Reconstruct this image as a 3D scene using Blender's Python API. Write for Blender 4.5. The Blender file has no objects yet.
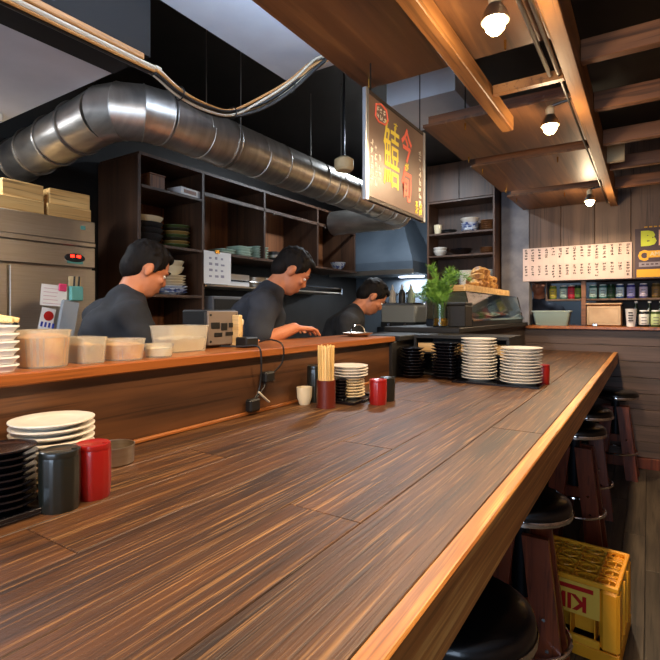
import bpy, bmesh, math, random
from mathutils import Vector, Matrix, Euler
random.seed(7)
SC = bpy.context.scene
COL = SC.collection
R = math.radians

# ------------------------------------------------------------------ camera
H, YAW, F, CX, CY = 1.40, R(33.0), 490.0, 330.0, 312.0
FWD = Vector((-math.sin(YAW), math.cos(YAW), 0)); RGT = Vector((math.cos(YAW), math.sin(YAW), 0))
cd = bpy.data.cameras.new('camera'); cam = bpy.data.objects.new('camera', cd); COL.objects.link(cam)
cd.sensor_width = 36; cd.lens = F / 660 * 36; cd.clip_start = 0.02
cd.shift_y = -(330 - CY) / 660
cam.location = (0, 0, H); cam.rotation_euler = (R(90), 0, YAW)
SC.camera = cam
def ray(px, py): return FWD + RGT * ((px - CX) / F) + Vector((0, 0, (CY - py) / F))
def on_z(px, py, z): d = ray(px, py); return Vector((0, 0, H)) + d * ((z - H) / d.z)
def on_x(px, py, x): d = ray(px, py); return Vector((0, 0, H)) + d * (x / d.x)
def on_y(px, py, y): d = ray(px, py); return Vector((0, 0, H)) + d * (y / d.y)
def on_t(px, py, t): return Vector((0, 0, H)) + ray(px, py) * t

# ------------------------------------------------------------------ world, light, exposure
w = bpy.data.worlds.new('daylight'); SC.world = w; w.use_nodes = True
w.node_tree.nodes['Background'].inputs[0].default_value = (0.55, 0.72, 1.0, 1)
w.node_tree.nodes['Background'].inputs[1].default_value = 1.0
SC.view_settings.view_transform = 'Standard'; SC.view_settings.look = 'None'
SC.view_settings.gamma = 1.0; SC.view_settings.use_curve_mapping = False
SC.view_settings.exposure = 0.42
def area(name, loc, rot, sx, sy, power, color):
    l = bpy.data.lights.new(name, 'AREA'); l.shape = 'RECTANGLE'; l.size = sx; l.size_y = sy
    l.energy = power; l.color = color
    o = bpy.data.objects.new(name, l); COL.objects.link(o); o.location = loc; o.rotation_euler = rot
    return o
# cool light added at the made-up window behind the camera, tinting the plaster ceiling
area('added_daylight', (-0.6, -2.09, 1.55), (R(90), 0, 0), 2.9, 1.4, 62, (0.62, 0.78, 1.0))
WARM = (1.0, 0.74, 0.46)

# ------------------------------------------------------------------ helpers: mesh building
class MB:
    def __init__(s): s.v = []; s.f = []
    def add(s, vs, fs, M=None):
        n = len(s.v)
        s.v += [tuple(M @ Vector(p)) if M else tuple(p) for p in vs]
        s.f += [tuple(i + n for i in f) for f in fs]; return s
    def box(s, x0, x1, y0, y1, z0, z1, b=0.0, M=None):
        if b <= 0:
            vs = [(x, y, z) for z in (z0, z1) for y in (y0, y1) for x in (x0, x1)]
            fs = [(0, 2, 3, 1), (4, 5, 7, 6), (0, 1, 5, 4), (2, 6, 7, 3), (0, 4, 6, 2), (1, 3, 7, 5)]
            return s.add(vs, fs, M)
        b = min(b, abs(x1 - x0) * .49, abs(y1 - y0) * .49, abs(z1 - z0) * .49)
        X = (x0, x1); Y = (y0, y1); Z = (z0, z1); S = (1, -1); vs = []
        def vid(i, j, k, a): return ((i * 2 + j) * 2 + k) * 3 + a
        for i in (0, 1):
            for j in (0, 1):
                for k in (0, 1):
                    x, y, z = X[i], Y[j], Z[k]; dx, dy, dz = S[i] * b, S[j] * b, S[k] * b
                    vs += [(x, y + dy, z + dz), (x + dx, y, z + dz), (x + dx, y + dy, z)]
        fs = []
        q = lambda *a: fs.append(a)
        for i in (0, 1):
            o = [(0, 0), (0, 1), (1, 1), (1, 0)] if i == 0 else [(0, 0), (1, 0), (1, 1), (0, 1)]
            q(*[vid(i, j, k, 0) for j, k in o]); 
            q(*[vid(k, i, j, 1) for j, k in o]); q(*[vid(j, k, i, 2) for j, k in o])
        for i in (0, 1):
            for j in (0, 1):
                e = [vid(i, j, 0, 0), vid(i, j, 1, 0), vid(i, j, 1, 1), vid(i, j, 0, 1)]; q(*(e if i == j else e[::-1])[::-1])
                e = [vid(i, 0, j, 0), vid(i, 1, j, 0), vid(i, 1, j, 2), vid(i, 0, j, 2)]; q(*(e if i == j else e[::-1]))
                e = [vid(0, i, j, 1), vid(1, i, j, 1), vid(1, i, j, 2), vid(0, i, j, 2)]; q(*(e if i == j else e[::-1])[::-1])
                for k in (0, 1):
                    e = [vid(i, j, k, 0), vid(i, j, k, 1), vid(i, j, k, 2)]; q(*(e if (i + j + k) % 2 else e[::-1]))
        return s.add(vs, fs, M)
    def lathe(s, prof, n=24, M=None, fn=None):
        """prof: (r, z) pairs, bottom axis to top axis"""
        vs = []; fs = []; rows = []
        for r, z in prof:
            if r <= 1e-6: rows.append([len(vs)]); vs.append((0, 0, z))
            else:
                row = []
                for i in range(n):
                    a = 2 * math.pi * i / n; k = fn(i, r, z) if fn else 1.0
                    row.append(len(vs)); vs.append((r * k * math.cos(a), r * k * math.sin(a), z))
                rows.append(row)
        for a, b in zip(rows, rows[1:]):
            for i in range(n):
                j = (i + 1) % n
                if len(a) == 1 and len(b) == 1: continue
                if len(a) == 1: fs.append((a[0], b[j], b[i]))
                elif len(b) == 1: fs.append((a[i], a[j], b[0]))
                else: fs.append((a[i], a[j], b[j], b[i]))
        return s.add(vs, fs, M)
    def cone(s, p0, p1, r0, r1=None, n=12):
        p0 = Vector(p0); p1 = Vector(p1); r1 = r0 if r1 is None else r1
        d = p1 - p0; L = d.length
        M = Matrix.Translation(p0) @ d.to_track_quat('Z', 'Y').to_matrix().to_4x4()
        return s.lathe([(0, 0), (r0, 0), (r1, L), (0, L)], n, M)
    def tube(s, pts, r, n=8, closed=False):
        pts = [Vector(p) for p in pts]; m = len(pts); vs = []; fs = []
        rr = r if isinstance(r, (list, tuple)) else [r] * m
        up = None
        for i, p in enumerate(pts):
            a = pts[(i - 1) % m] if (closed or i) else p; b = pts[(i + 1) % m] if (closed or i < m - 1) else p
            t = (b - a).normalized()
            if up is None: up = t.orthogonal().normalized()
            up = (up - t * up.dot(t))
            up = up.normalized() if up.length > 1e-6 else t.orthogonal().normalized()
            sd = t.cross(up)
            for k in range(n):
                q = 2 * math.pi * k / n; vs.append(p + (up * math.cos(q) + sd * math.sin(q)) * rr[i])
        for i in range(m if closed else m - 1):
            i2 = (i + 1) % m
            for k in range(n):
                k2 = (k + 1) % n; fs.append((i * n + k, i * n + k2, i2 * n + k2, i2 * n + k))
        if not closed:
            fs.append(tuple(range(n))[::-1]); fs.append(tuple((m - 1) * n + k for k in range(n)))
        return s.add(vs, fs)
    def ell(s, c, r, n=16, m=10, M=None):
        prof = [(math.sin(math.pi * i / m), -math.cos(math.pi * i / m)) for i in range(m + 1)]
        prof[0] = (0, -1); prof[-1] = (0, 1)
        T = Matrix.Translation(Vector(c)) @ Matrix.Diagonal((r[0], r[1], r[2], 1))
        return s.lathe(prof, n, (M @ T) if M else T)
    def prism(s, poly, z0, z1, M=None):
        n = len(poly); vs = [(x, y, z0) for x, y in poly] + [(x, y, z1) for x, y in poly]
        fs = [tuple(range(n))[::-1], tuple(range(n, 2 * n))] + [(i, (i + 1) % n, (i + 1) % n + n, i + n) for i in range(n)]
        return s.add(vs, fs, M)
    def mesh(s, name, smooth=False):
        me = bpy.data.meshes.new(name); me.from_pydata(s.v, [], s.f)
        bm = bmesh.new(); bm.from_mesh(me); bmesh.ops.recalc_face_normals(bm, faces=bm.faces); bm.to_mesh(me); bm.free(); me.update()
        if smooth: shade(me, smooth)
        return me
def shade(me, ang=35):
    if ang is True: ang = 35
    me.polygons.foreach_set('use_smooth', [True] * len(me.polygons))
    try: me.set_sharp_from_angle(angle=R(ang))
    except Exception: pass
def part(name, mb, mat, parent=None, smooth=False, label=None, loc=None):
    me = mb.mesh(name, smooth) if isinstance(mb, MB) else mb
    o = bpy.data.objects.new(name, me); COL.objects.link(o)
    if mat is not None and not me.materials: me.materials.append(mat)
    elif mat is not None and me.materials[0] != mat:
        o.material_slots[0].link = 'OBJECT'; o.material_slots[0].material = mat
    if parent: o.parent = parent
    if label: o['label'] = label
    if loc is not None: o.location = loc
    return o
def tag(o, label, cat, group=None):
    o['label'] = label; o['category'] = cat
    if group: o['group'] = group
    return o
def thing(name, label, cat, loc=(0, 0, 0), rz=0.0, group=None):
    o = bpy.data.objects.new(name, None); COL.objects.link(o); o.empty_display_size = .05
    o.location = loc; o.rotation_euler = (0, 0, rz); return tag(o, label, cat, group)
def struct(name, mb, mat, smooth=False):
    o = part(name, mb, mat, None, smooth); o['kind'] = 'structure'; return o
def copy_tree(root, loc, rz=0.0, label=None, group=None):
    def cp(o, par):
        c = o.copy(); COL.objects.link(c)
        if par: c.parent = par
        for ch in o.children: cp(ch, c)
        return c
    c = cp(root, None); c.location = loc; c.rotation_euler = (0, 0, rz)
    if label: c['label'] = label
    if group: c['group'] = group
    return c
def text_mesh(body, size, ext=0.0006, sx=1.0, bold=0.0):
    c = bpy.data.curves.new('t', 'FONT'); c.body = body; c.size = size; c.extrude = ext
    c.align_x = 'CENTER'; c.align_y = 'CENTER'; c.offset = bold; c.resolution_u = 2
    o = bpy.data.objects.new('t', c); COL.objects.link(o)
    me = bpy.data.meshes.new_from_object(o.evaluated_get(bpy.context.evaluated_depsgraph_get()))
    bpy.data.objects.remove(o); bpy.data.curves.remove(c); me.materials.clear()
    me.transform(Matrix.Diagonal((sx, 1, 1, 1))); return me
def bake(mb, voxel, smooth_it=4, mods=()):
    """overlapping closed shapes -> one continuous surface"""
    o = bpy.data.objects.new('tmp', mb.mesh('tmp')); COL.objects.link(o)
    m = o.modifiers.new('r', 'REMESH'); m.mode = 'VOXEL'; m.voxel_size = voxel
    m = o.modifiers.new('s', 'SMOOTH'); m.factor = .5; m.iterations = smooth_it
    me = bpy.data.meshes.new_from_object(o.evaluated_get(bpy.context.evaluated_depsgraph_get()))
    bpy.data.objects.remove(o); shade(me, 180); return me

# ------------------------------------------------------------------ helpers: materials
def lin(h):
    h = h.lstrip('#'); c = [int(h[i:i + 2], 16) / 255 for i in (0, 2, 4)]
    return tuple(((x + .055) / 1.055) ** 2.4 if x > .04045 else x / 12.92 for x in c) + (1,)
def nodes(name):
    m = bpy.data.materials.new(name); m.use_nodes = True; nt = m.node_tree
    return m, nt, nt.nodes['Principled BSDF']
def L(nt, a, b): nt.links.new(a, b)
def mat(name, col, rough=.5, metal=0.0, col2=None, scale=8.0, stretch=(1, 1, 1), bump=0.0, detail=4, spec=.5,
        trans=0.0, emit=None, estr=0.0, coat=0.0, alpha=1.0, rvar=0.0, vary=0.0, lo=.35, hi=.65, ior=1.45, sub=0.0):
    m, nt, b = nodes(name)
    b.inputs['Base Color'].default_value = lin(col); b.inputs['Roughness'].default_value = rough
    b.inputs['Metallic'].default_value = metal; b.inputs['Specular IOR Level'].default_value = spec
    b.inputs['Transmission Weight'].default_value = trans; b.inputs['Coat Weight'].default_value = coat
    b.inputs['Alpha'].default_value = alpha; b.inputs['IOR'].default_value = ior
    if emit: b.inputs['Emission Color'].default_value = lin(emit); b.inputs['Emission Strength'].default_value = estr
    if col2 or bump or rvar:
        tc = nt.nodes.new('ShaderNodeTexCoord'); mp = nt.nodes.new('ShaderNodeMapping')
        mp.inputs['Scale'].default_value = stretch; src = tc.outputs['Object']
        oi = nt.nodes.new('ShaderNodeObjectInfo'); va = nt.nodes.new('ShaderNodeVectorMath'); va.operation = 'ADD'
        sc = nt.nodes.new('ShaderNodeMath'); sc.operation = 'MULTIPLY'; sc.inputs[1].default_value = 37.0
        L(nt, oi.outputs['Random'], sc.inputs[0]); L(nt, src, mp.inputs['Vector']); L(nt, mp.outputs[0], va.inputs[0]); L(nt, sc.outputs[0], va.inputs[1])
        n = nt.nodes.new('ShaderNodeTexNoise'); n.inputs['Scale'].default_value = scale; n.inputs['Detail'].default_value = detail
        L(nt, va.outputs[0], n.inputs['Vector'])
        if col2:
            r = nt.nodes.new('ShaderNodeValToRGB'); r.color_ramp.elements[0].color = lin(col); r.color_ramp.elements[1].color = lin(col2)
            r.color_ramp.elements[0].position = lo; r.color_ramp.elements[1].position = hi
            L(nt, n.outputs['Fac'], r.inputs[0]); out = r.outputs[0]
            if vary:
                hs = nt.nodes.new('ShaderNodeHueSaturation'); mr = nt.nodes.new('ShaderNodeMapRange')
                mr.inputs['To Min'].default_value = 1 - vary; mr.inputs['To Max'].default_value = 1 + vary
                L(nt, oi.outputs['Random'], mr.inputs[0]); L(nt, mr.outputs[0], hs.inputs['Value']); L(nt, out, hs.inputs['Color']); out = hs.outputs[0]
            L(nt, out, b.inputs['Base Color'])
        if bump:
            bp = nt.nodes.new('ShaderNodeBump'); bp.inputs['Strength'].default_value = bump; bp.inputs['Distance'].default_value = .004
            L(nt, n.outputs['Fac'], bp.inputs['Height']); L(nt, bp.outputs[0], b.inputs['Normal'])
        if rvar:
            mr = nt.nodes.new('ShaderNodeMapRange'); mr.inputs['To Min'].default_value = rough - rvar; mr.inputs['To Max'].default_value = rough + rvar
            L(nt, n.outputs['Fac'], mr.inputs[0]); L(nt, mr.outputs[0], b.inputs['Roughness'])
    return m
def wood(name, dark, mid, pale=None, axis=1, rough=.45, scale=1.0, bump=.25, vary=.15, grain=60.0, pale_at=.62):
    """streaks stretched along one axis, fine pale grain on top"""
    m, nt, b = nodes(name)
    tc = nt.nodes.new('ShaderNodeTexCoord'); oi = nt.nodes.new('ShaderNodeObjectInfo')
    sc = nt.nodes.new('ShaderNodeMath'); sc.operation = 'MULTIPLY'; sc.inputs[1].default_value = 53.0
    va = nt.nodes.new('ShaderNodeVectorMath'); va.operation = 'ADD'
    L(nt, oi.outputs['Random'], sc.inputs[0]); L(nt, tc.outputs['Object'], va.inputs[0]); L(nt, sc.outputs[0], va.inputs[1])
    def noise(s_across, s_along, detail, dist=0.0):
        mp = nt.nodes.new('ShaderNodeMapping'); v = [s_across] * 3; v[axis] = s_along; mp.inputs['Scale'].default_value = v
        n = nt.nodes.new('ShaderNodeTexNoise'); n.inputs['Scale'].default_value = 1.0; n.inputs['Detail'].default_value = detail
        n.inputs['Distortion'].default_value = dist
        L(nt, va.outputs[0], mp.inputs['Vector']); L(nt, mp.outputs[0], n.inputs['Vector']); return n
    n1 = noise(11 * scale, .9 * scale, 5, .6); n2 = noise(grain * scale, 1.6 * scale, 4, .9)
    r1 = nt.nodes.new('ShaderNodeValToRGB'); e = r1.color_ramp.elements
    e[0].color = lin(dark); e[0].position = .33; e[1].color = lin(mid); e[1].position = .68
    L(nt, n1.outputs['Fac'], r1.inputs[0])
    r2 = nt.nodes.new('ShaderNodeValToRGB'); e = r2.color_ramp.elements
    e[0].color = (0, 0, 0, 1); e[0].position = pale_at - .08; e[1].color = (1, 1, 1, 1); e[1].position = pale_at + .06
    L(nt, n2.outputs['Fac'], r2.inputs[0])
    r3 = nt.nodes.new('ShaderNodeValToRGB'); e = r3.color_ramp.elements
    e[0].color = (.35, .35, .35, 1); e[0].position = .34; e[1].color = (1, 1, 1, 1); e[1].position = .46
    L(nt, n2.outputs['Fac'], r3.inputs[0])
    mu = nt.nodes.new('ShaderNodeMixRGB'); mu.blend_type = 'MULTIPLY'; mu.inputs[0].default_value = .8
    L(nt, r1.outputs[0], mu.inputs[1]); L(nt, r3.outputs[0], mu.inputs[2])
    mx = nt.nodes.new('ShaderNodeMixRGB'); mx.inputs[2].default_value = lin(pale or mid)
    ml = nt.nodes.new('ShaderNodeMath'); ml.operation = 'MULTIPLY'; ml.inputs[1].default_value = .75 if pale else 0
    L(nt, r2.outputs[0], ml.inputs[0]); L(nt, ml.outputs[0], mx.inputs[0]); L(nt, mu.outputs[0], mx.inputs[1])
    hs = nt.nodes.new('ShaderNodeHueSaturation'); mr = nt.nodes.new('ShaderNodeMapRange')
    mr.inputs['To Min'].default_value = 1 - vary; mr.inputs['To Max'].default_value = 1 + vary
    L(nt, oi.outputs['Random'], mr.inputs[0]); L(nt, mr.outputs[0], hs.inputs['Value']); L(nt, mx.outputs[0], hs.inputs['Color'])
    L(nt, hs.outputs[0], b.inputs['Base Color'])
    bp = nt.nodes.new('ShaderNodeBump'); bp.inputs['Strength'].default_value = bump; bp.inputs['Distance'].default_value = .003
    L(nt, n2.outputs['Fac'], bp.inputs['Height']); L(nt, bp.outputs[0], b.inputs['Normal'])
    b.inputs['Roughness'].default_value = rough
    return m

M = {}
M['counter'] = wood('counter_wood', '#2c180a', '#573313', '#966c3c', 1, .50, 1.9, .6, .12, 85, .63)
M['edge'] = wood('edge_wood', '#a0602a', '#d8954a', '#ecb868', 1, .42, 1.0, .3, .05, 90, .62)
M['ledge'] = wood('ledge_wood', '#86481e', '#ac6a34', None, 1, .3, 1.0, .1, .05)
M['splash'] = wood('splash_wood', '#3c2414', '#6a4224', None, 1, .42, 1.0, .15, .05)
M['floor'] = wood('floor_wood', '#3a3128', '#5c5042', None, 1, .5, 1.4, .3, .25)
M['kfloor'] = mat('kitchen_tile', '#3c3a38', .5, col2='#4c4a46', scale=4)
M['stool'] = wood('stool_wood', '#5a2412', '#8a4222', None, 2, .35, 1.2, .15, .08)
M['wallwood'] = wood('wall_boards', '#4a3a32', '#6a544a', None, 0, .5, .8, .2, .06)
M['wallup'] = wood('upper_wall_boards', '#503c30', '#745a48', None, 2, .55, .7, .15, .05)
M['cabinet'] = wood('cabinet_wood', '#3a2416', '#583a26', None, 2, .5, .8, .15, .08)
M['cabback'] = wood('cabinet_back_wood', '#6e3e22', '#925c36', None, 2, .55, .8, .15, .05)
M['ply'] = wood('plywood', '#4c301e', '#785030', '#8e643c', 1, .45, .5, .15, .1, 40, .66)
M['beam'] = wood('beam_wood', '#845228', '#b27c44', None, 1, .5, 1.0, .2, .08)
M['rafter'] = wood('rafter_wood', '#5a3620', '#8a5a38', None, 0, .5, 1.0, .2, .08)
M['lightwood'] = wood('pale_wood', '#c09458', '#e2c088', None, 0, .55, 2.0, .1, .08)
M['boxwood'] = wood('crate_board', '#b88a4c', '#d8b070', None, 1, .6, 1.5, .1, .08)
M['black'] = mat('black_paint', '#12100f', .55, col2='#1c1917', scale=5)
M['dark'] = mat('dark_brown_paint', '#2a211c', .6, col2='#352a24', scale=4)
M['plaster'] = mat('grey_plaster', '#c2cad6', .8, col2='#ccd4de', scale=6, bump=.15)
M['soffit'] = mat('soffit_plaster', '#c4c2c6', .8, col2='#cccace', scale=5)
M['bluewall'] = mat('blue_grey_wall', '#48525c', .5, col2='#56606a', scale=3)
M['column'] = mat('mottled_column_paint', '#66646a', .6, col2='#7d7a7c', scale=9, bump=.2)
M['galv'] = mat('galvanised_steel', '#b8b0a6', .36, .95, col2='#d2cac0', scale=5, stretch=(1, 6, 1), rvar=.06)
M['seam'] = mat('duct_seam_steel', '#a8a29a', .35, 1.0)
M['steel'] = mat('brushed_steel', '#b4a898', .38, 1.0, col2='#bcb0a0', scale=6, stretch=(1, 1, 30), rvar=.03)
M['chrome'] = mat('chrome', '#d8d8d8', .08, 1.0)
M['vinyl'] = mat('black_vinyl', '#0b0b0c', .28, coat=.3)
M['darksteel'] = mat('dark_steel', '#2a2d32', .4, .8)
M['white'] = mat('white_glaze', '#e8dfd0', .25, col2='#efe8dc', scale=20, coat=.3)
M['cream'] = mat('cream_glaze', '#e6d3ae', .3, coat=.3)
M['blackpl'] = mat('black_lacquer', '#121014', .22, coat=.5)
M['redpl'] = mat('red_lacquer', '#8c1410', .3, coat=.4)
M['blackpot'] = mat('black_green_lacquer', '#181a16', .3, coat=.4)
M['holder'] = mat('russet_lacquer', '#5c1e10', .4, coat=.2)
M['stick'] = wood('chopstick_wood', '#d8ac62', '#f0d090', None, 2, .6, 3.0, .05, .1)
M['plastic'] = mat('clear_plastic', '#f2ead8', .25, trans=.75, ior=1.3)
M['lidp'] = mat('frosted_lid_plastic', '#f4f0e6', .4, trans=.35)
M['food'] = mat('orange_food', '#c47a24', .7, col2='#e4b05c', scale=30, bump=.5)
M['foodw'] = mat('pale_food', '#e4d8b8', .7, col2='#f2ecd8', scale=30, bump=.5)
M['foodb'] = mat('brown_food', '#a8743c', .7, col2='#caa060', scale=40, bump=.5)
M['paper'] = mat('white_paper', '#eae6e2', .8)
M['menu'] = mat('menu_paper', '#ccb4aa', .85, col2='#d4beb4', scale=3, spec=.2)
M['ink'] = mat('black_ink', '#2a2220', .8)
M['yellowcr'] = mat('yellow_crate_plastic', '#e2961c', .42, col2='#eeaa2c', scale=5)
M['crateband'] = mat('pale_yellow_crate_print', '#e2b84a', .45)
M['redprint'] = mat('red_print', '#b3160e', .5)
M['board'] = mat('chalkboard', '#66524a', .4, col2='#786458', scale=3)
M['chalky'] = mat('yellow_chalk', '#f0d850', .7, emit='#f0d850', estr=0.0)
M['chalkr'] = mat('red_chalk', '#f0705a', .7)
M['chalkw'] = mat('white_chalk', '#efe6d8', .7)
M['alu'] = mat('aluminium', '#b8bcc2', .4, .9)
M['bulb'] = mat('lamp_glow', '#ffe2b0', .3, emit='#ffd9a0', estr=22)
M['tube'] = mat('fluorescent_glow', '#ffffff', .3, emit='#dfe9ff', estr=5)
M['skin'] = mat('skin', '#b5704c', .5, col2='#c07c58', scale=12)
M['hair'] = mat('black_hair', '#0b0807', .7, col2='#17110e', scale=60, stretch=(1, 1, .2), bump=.6, spec=.2)
M['shirt'] = mat('black_cotton', '#191a1e', .85, col2='#22242a', scale=14, bump=.4)
M['navy'] = mat('navy_cotton', '#20242e', .85, col2='#2a2f3a', scale=14, bump=.4)
M['trouser'] = mat('dark_trouser_cotton', '#1b1b1d', .85)
M['eyew'] = mat('eye_white', '#e8e2da', .3); M['iris'] = mat('dark_iris', '#1a0e08', .2)
M['shoe'] = mat('black_rubber', '#101010', .5)
M['cable'] = mat('grey_cable', '#b9ad98', .5); M['cableb'] = mat('black_cable', '#161412', .5); M['cableo'] = mat('tan_cable', '#a8743c', .5)
M['brass'] = mat('brass', '#d9a850', .25, 1.0)
M['green'] = mat('fern_green', '#3f6a20', .6, col2='#6c9638', scale=40)
M['glass'] = mat('clear_glass', '#eaf4f0', .04, trans=1.0, ior=1.35)
M['amber'] = mat('amber_water', '#c8862a', .1, trans=.6)
M['dried'] = mat('dried_fish_flake', '#7a4a24', .6, col2='#c89650', scale=30, bump=.8)
M['greendish'] = mat('celadon_glaze', '#a8c0ae', .3, col2='#c2d4c4', scale=10, coat=.3)
M['bluedish'] = mat('blue_white_glaze', '#4a5f9a', .3, col2='#e6e8ec', scale=25, lo=.45, hi=.5, coat=.3)
M['browndish'] = mat('brown_glaze', '#6b4526', .4, col2='#8a5c34', scale=14)
M['greybowl'] = mat('charcoal_glaze', '#2c2a2a', .45, coat=.2)
M['tin'] = mat('copper_tin', '#8f6844', .3, 1.0, col2='#a67c54', scale=6)
M['teal'] = mat('teal_plastic', '#5c9a90', .45)
M['greycloth'] = mat('grey_cloth', '#8e9296', .9)
M['redled'] = mat('red_led', '#ff2a1a', .4, emit='#ff2010', estr=6)
M['pink'] = mat('pink_plastic', '#d83a6a', .5)
M['bluep'] = mat('blue_print', '#2c3c9a', .6)
M['poster'] = mat('poster_paper', '#3a2c34', .6, col2='#4a3a40', scale=6)
M['pyel'] = mat('poster_yellow', '#d8a02a', .6); M['pgrn'] = mat('poster_lime', '#c0cc3a', .6)
M['ppink'] = mat('poster_pink', '#d8a89a', .6); M['pgrey'] = mat('poster_grey', '#8a8088', .6)
M['ivory'] = mat('ivory_plastic', '#cdb58a', .5); M['bplast'] = mat('black_plastic', '#141414', .45)
M['gplast'] = mat('taupe_plastic', '#6f6258', .45)
def colour(h, rough=.4, **k):
    key = 'c' + h
    if key not in M: M[key] = mat('paint_' + h.strip('#'), h, rough, **k)
    return M[key]

# ================================================================== structure
YB = 5.2           # far wall plane
CT = 1.03          # counter top
LZ = 1.263         # raised ledge top
fl = struct('floor', MB().box(-3.3, 1.7, -2.2, 6.6, -.08, -.012), M['kfloor'])
pw = .118
pm = {}
for i in range(20):
    x = -.72 + i * pw
    y = -2.1 - random.random() * .9
    while y < YB:
        ln = random.choice((1.2, 1.5, 1.8)); y1 = min(y + ln, YB)
        a = max(y, -2.1)
        if y1 - a > .05:
            k = round(y1 - a, 2)
            if k not in pm: pm[k] = MB().box(0, pw - .003, 0, k - .003, -.012, 0, .0015).mesh('plank')
            part('plank', pm[k], M['floor'], fl, loc=(x, a, 0))
        y = y1
kf = struct('floor_kitchen', MB().box(-3.2, -.72, -2.1, 6.5, -.011, 0), M['kfloor'])

struct('wall_left', MB().box(-3.3, -3.2, -2.2, 5.8, 0, 3.0), M['black'])
struct('wall_right', MB().box(1.6, 1.7, -2.2, 5.8, 0, 3.0), M['wallup'])
# wall behind the camera; its window is added to bring in cool light
mb = MB(); mb.box(-3.3, -2.1, -2.2, -2.1, 0, 3.0); mb.box(.9, 1.7, -2.2, -2.1, 0, 3.0)
mb.box(-2.1, .9, -2.2, -2.1, 0, .8); mb.box(-2.1, .9, -2.2, -2.1, 2.3, 3.0)
struct('wall_rear', mb, M['dark'])
wn = struct('added_window_1', MB().box(-2.1, .9, -2.2, -2.15, .8, .84).box(-2.1, .9, -2.2, -2.15, 2.26, 2.3), M['beam'])
for x in (-2.1, -1.11, -.12, .86): part('added_window_frame', MB().box(x, x + .04, -2.2, -2.15, .84, 2.26), M['beam'], wn)
# far wall: lower boarding, recess with shelf, upper boarding
wb = struct('wall_back', MB().box(-1.22, 1.6, YB + .03, YB + .12, 0, 1.235), M['dark'])
for k in range(8):
    part('board', MB().box(-1.22, 1.6, YB, YB + .03, .10 + k * .142, .10 + k * .142 + .1395, .003), M['wallwood'], wb)
struct('baseboard_back', MB().box(-1.22, 1.6, YB - .015, YB + .03, 0, .098, .004), M['stool'])
struct('trim_1', MB().box(-1.21, 1.6, YB - .05, YB + .42, 1.237, 1.266, .004), M['ledge'])
NZ = 1.70
up = struct('wall_back_upper', MB().box(-1.0, 1.6, YB + .04, YB + .12, NZ, 3.0), M['dark'])
for k in range(9):
    x = -1.0 + k * .29
    part('board', MB().box(x, min(x + .287, 1.6), YB + .01, YB + .04, NZ, 2.98, .003), M['wallup'], up)
struct('wall_back_column', MB().box(-1.27, -1.0, YB, YB + .12, 1.268, 3.0, .003).box(-1.42, -1.0, YB + .121, YB + .16, 1.268, 3.0), M['column'])
struct('wall_kitchen_jamb', MB().box(-1.42, -1.23, YB + .121, YB + .16, 0, 1.268), M['bluewall'])
struct('wall_niche', MB().box(-.44, 1.6, YB + .42, YB + .47, 0, 3.0), M['dark'])
struct('wall_room_back', MB().box(-1.42, 1.7, 6.5, 6.6, 0, 3.0), M['bluewall'])
struct('wall_room_side', MB().box(-.44, -.4, YB + .47, 6.5, 0, 3.0), M['bluewall'])
struct('wall_kitchen_end', MB().box(-3.3, -1.40, 5.56, 5.66, 0, 3.0), M['bluewall'])
struct('wall_kitchen_return', MB().box(-1.40, -1.35, YB + .16, 6.5, 0, 3.0), M['bluewall'])
# ceilings
struct('ceiling', MB().box(-3.3, 1.7, -2.2, 6.6, 2.98, 3.08), M['black'])
struct('ceiling_plaster', MB().box(-1.6, 1.6, -2.1, 2.04, 2.62, 2.98), M['plaster'])
struct('ceiling_soffit', MB().box(-3.2, -1.84, -2.1, 1.2, 2.38, 2.98), M['soffit'])
struct('trim_2', MB().box(-1.84, -1.6, -2.1, 1.2, 2.376, 2.98), mat('beam_dark_paint', '#0d0a09', .8, col2='#14100d', scale=4))
struct('trim_3', MB().box(-1.66, -1.592, -2.1, 1.17, 2.352, 2.376, .004), M['beam'])
struct('trim_4', MB().box(-1.35, -.92, 2.72, 3.2, 2.66, 2.98), M['plaster'])

# ================================================================== hung ceiling over the counter
PZ = 2.42
def panel(x0, x1, y0, y1, label, nails=()):
    t = thing('ceiling_panel', label, 'panel', (0, 0, PZ), 0, 'hung plywood panels')
    part('plywood_sheet', MB().box(x0, x1, y0, y1, 0, .018, .002), M['ply'], t)
    part('batten', MB().box(x0 + .03, x1 - .03, y1 - .045, y1 - .01, .018, .06), M['rafter'], t)
    part('batten', MB().box(x0 + .03, x1 - .03, y0 + .01, y0 + .045, .018, .06), M['rafter'], t)
    for nx, ny in nails:
        part('bolt', MB().cone((nx, ny, 0), (nx, ny, -.035), .005, .004, 8), M['brass'], t)
        part('hanger_rod', MB().cone((nx, ny, .018), (nx, ny, .2 if ny < 2.04 else .56), .004, .004, 6), M['darksteel'], t)
panel(-1.09, -.3, -.6, 1.98, 'warm plywood ceiling sheet hung above the start of the counter', [(-1.03, 1.9), (-1.03, .6), (-.45, 1.9)])
panel(-1.05, -.3, 2.56, 3.26, 'plywood sheet hung above the plate stacks behind the menu board', [(-.99, 3.2), (-.83, 2.62)])
panel(-1.05, -.3, 3.44, 4.3, 'plywood sheet hung before the white menu strip', [(-.99, 3.52), (-.99, 4.2), (-.5, 3.52)])
panel(-1.05, -.3, 4.5, 5.17, 'last plywood sheet hung against the boarded end wall', [(-.99, 4.6), (-.6, 4.6)])
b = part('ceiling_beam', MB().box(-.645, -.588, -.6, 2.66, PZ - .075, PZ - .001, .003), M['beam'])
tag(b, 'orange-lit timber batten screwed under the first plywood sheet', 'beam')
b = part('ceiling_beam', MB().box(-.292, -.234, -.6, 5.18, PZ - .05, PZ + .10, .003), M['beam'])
tag(b, 'long timber runner carrying the lamp conduit along the counter', 'beam')
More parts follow.
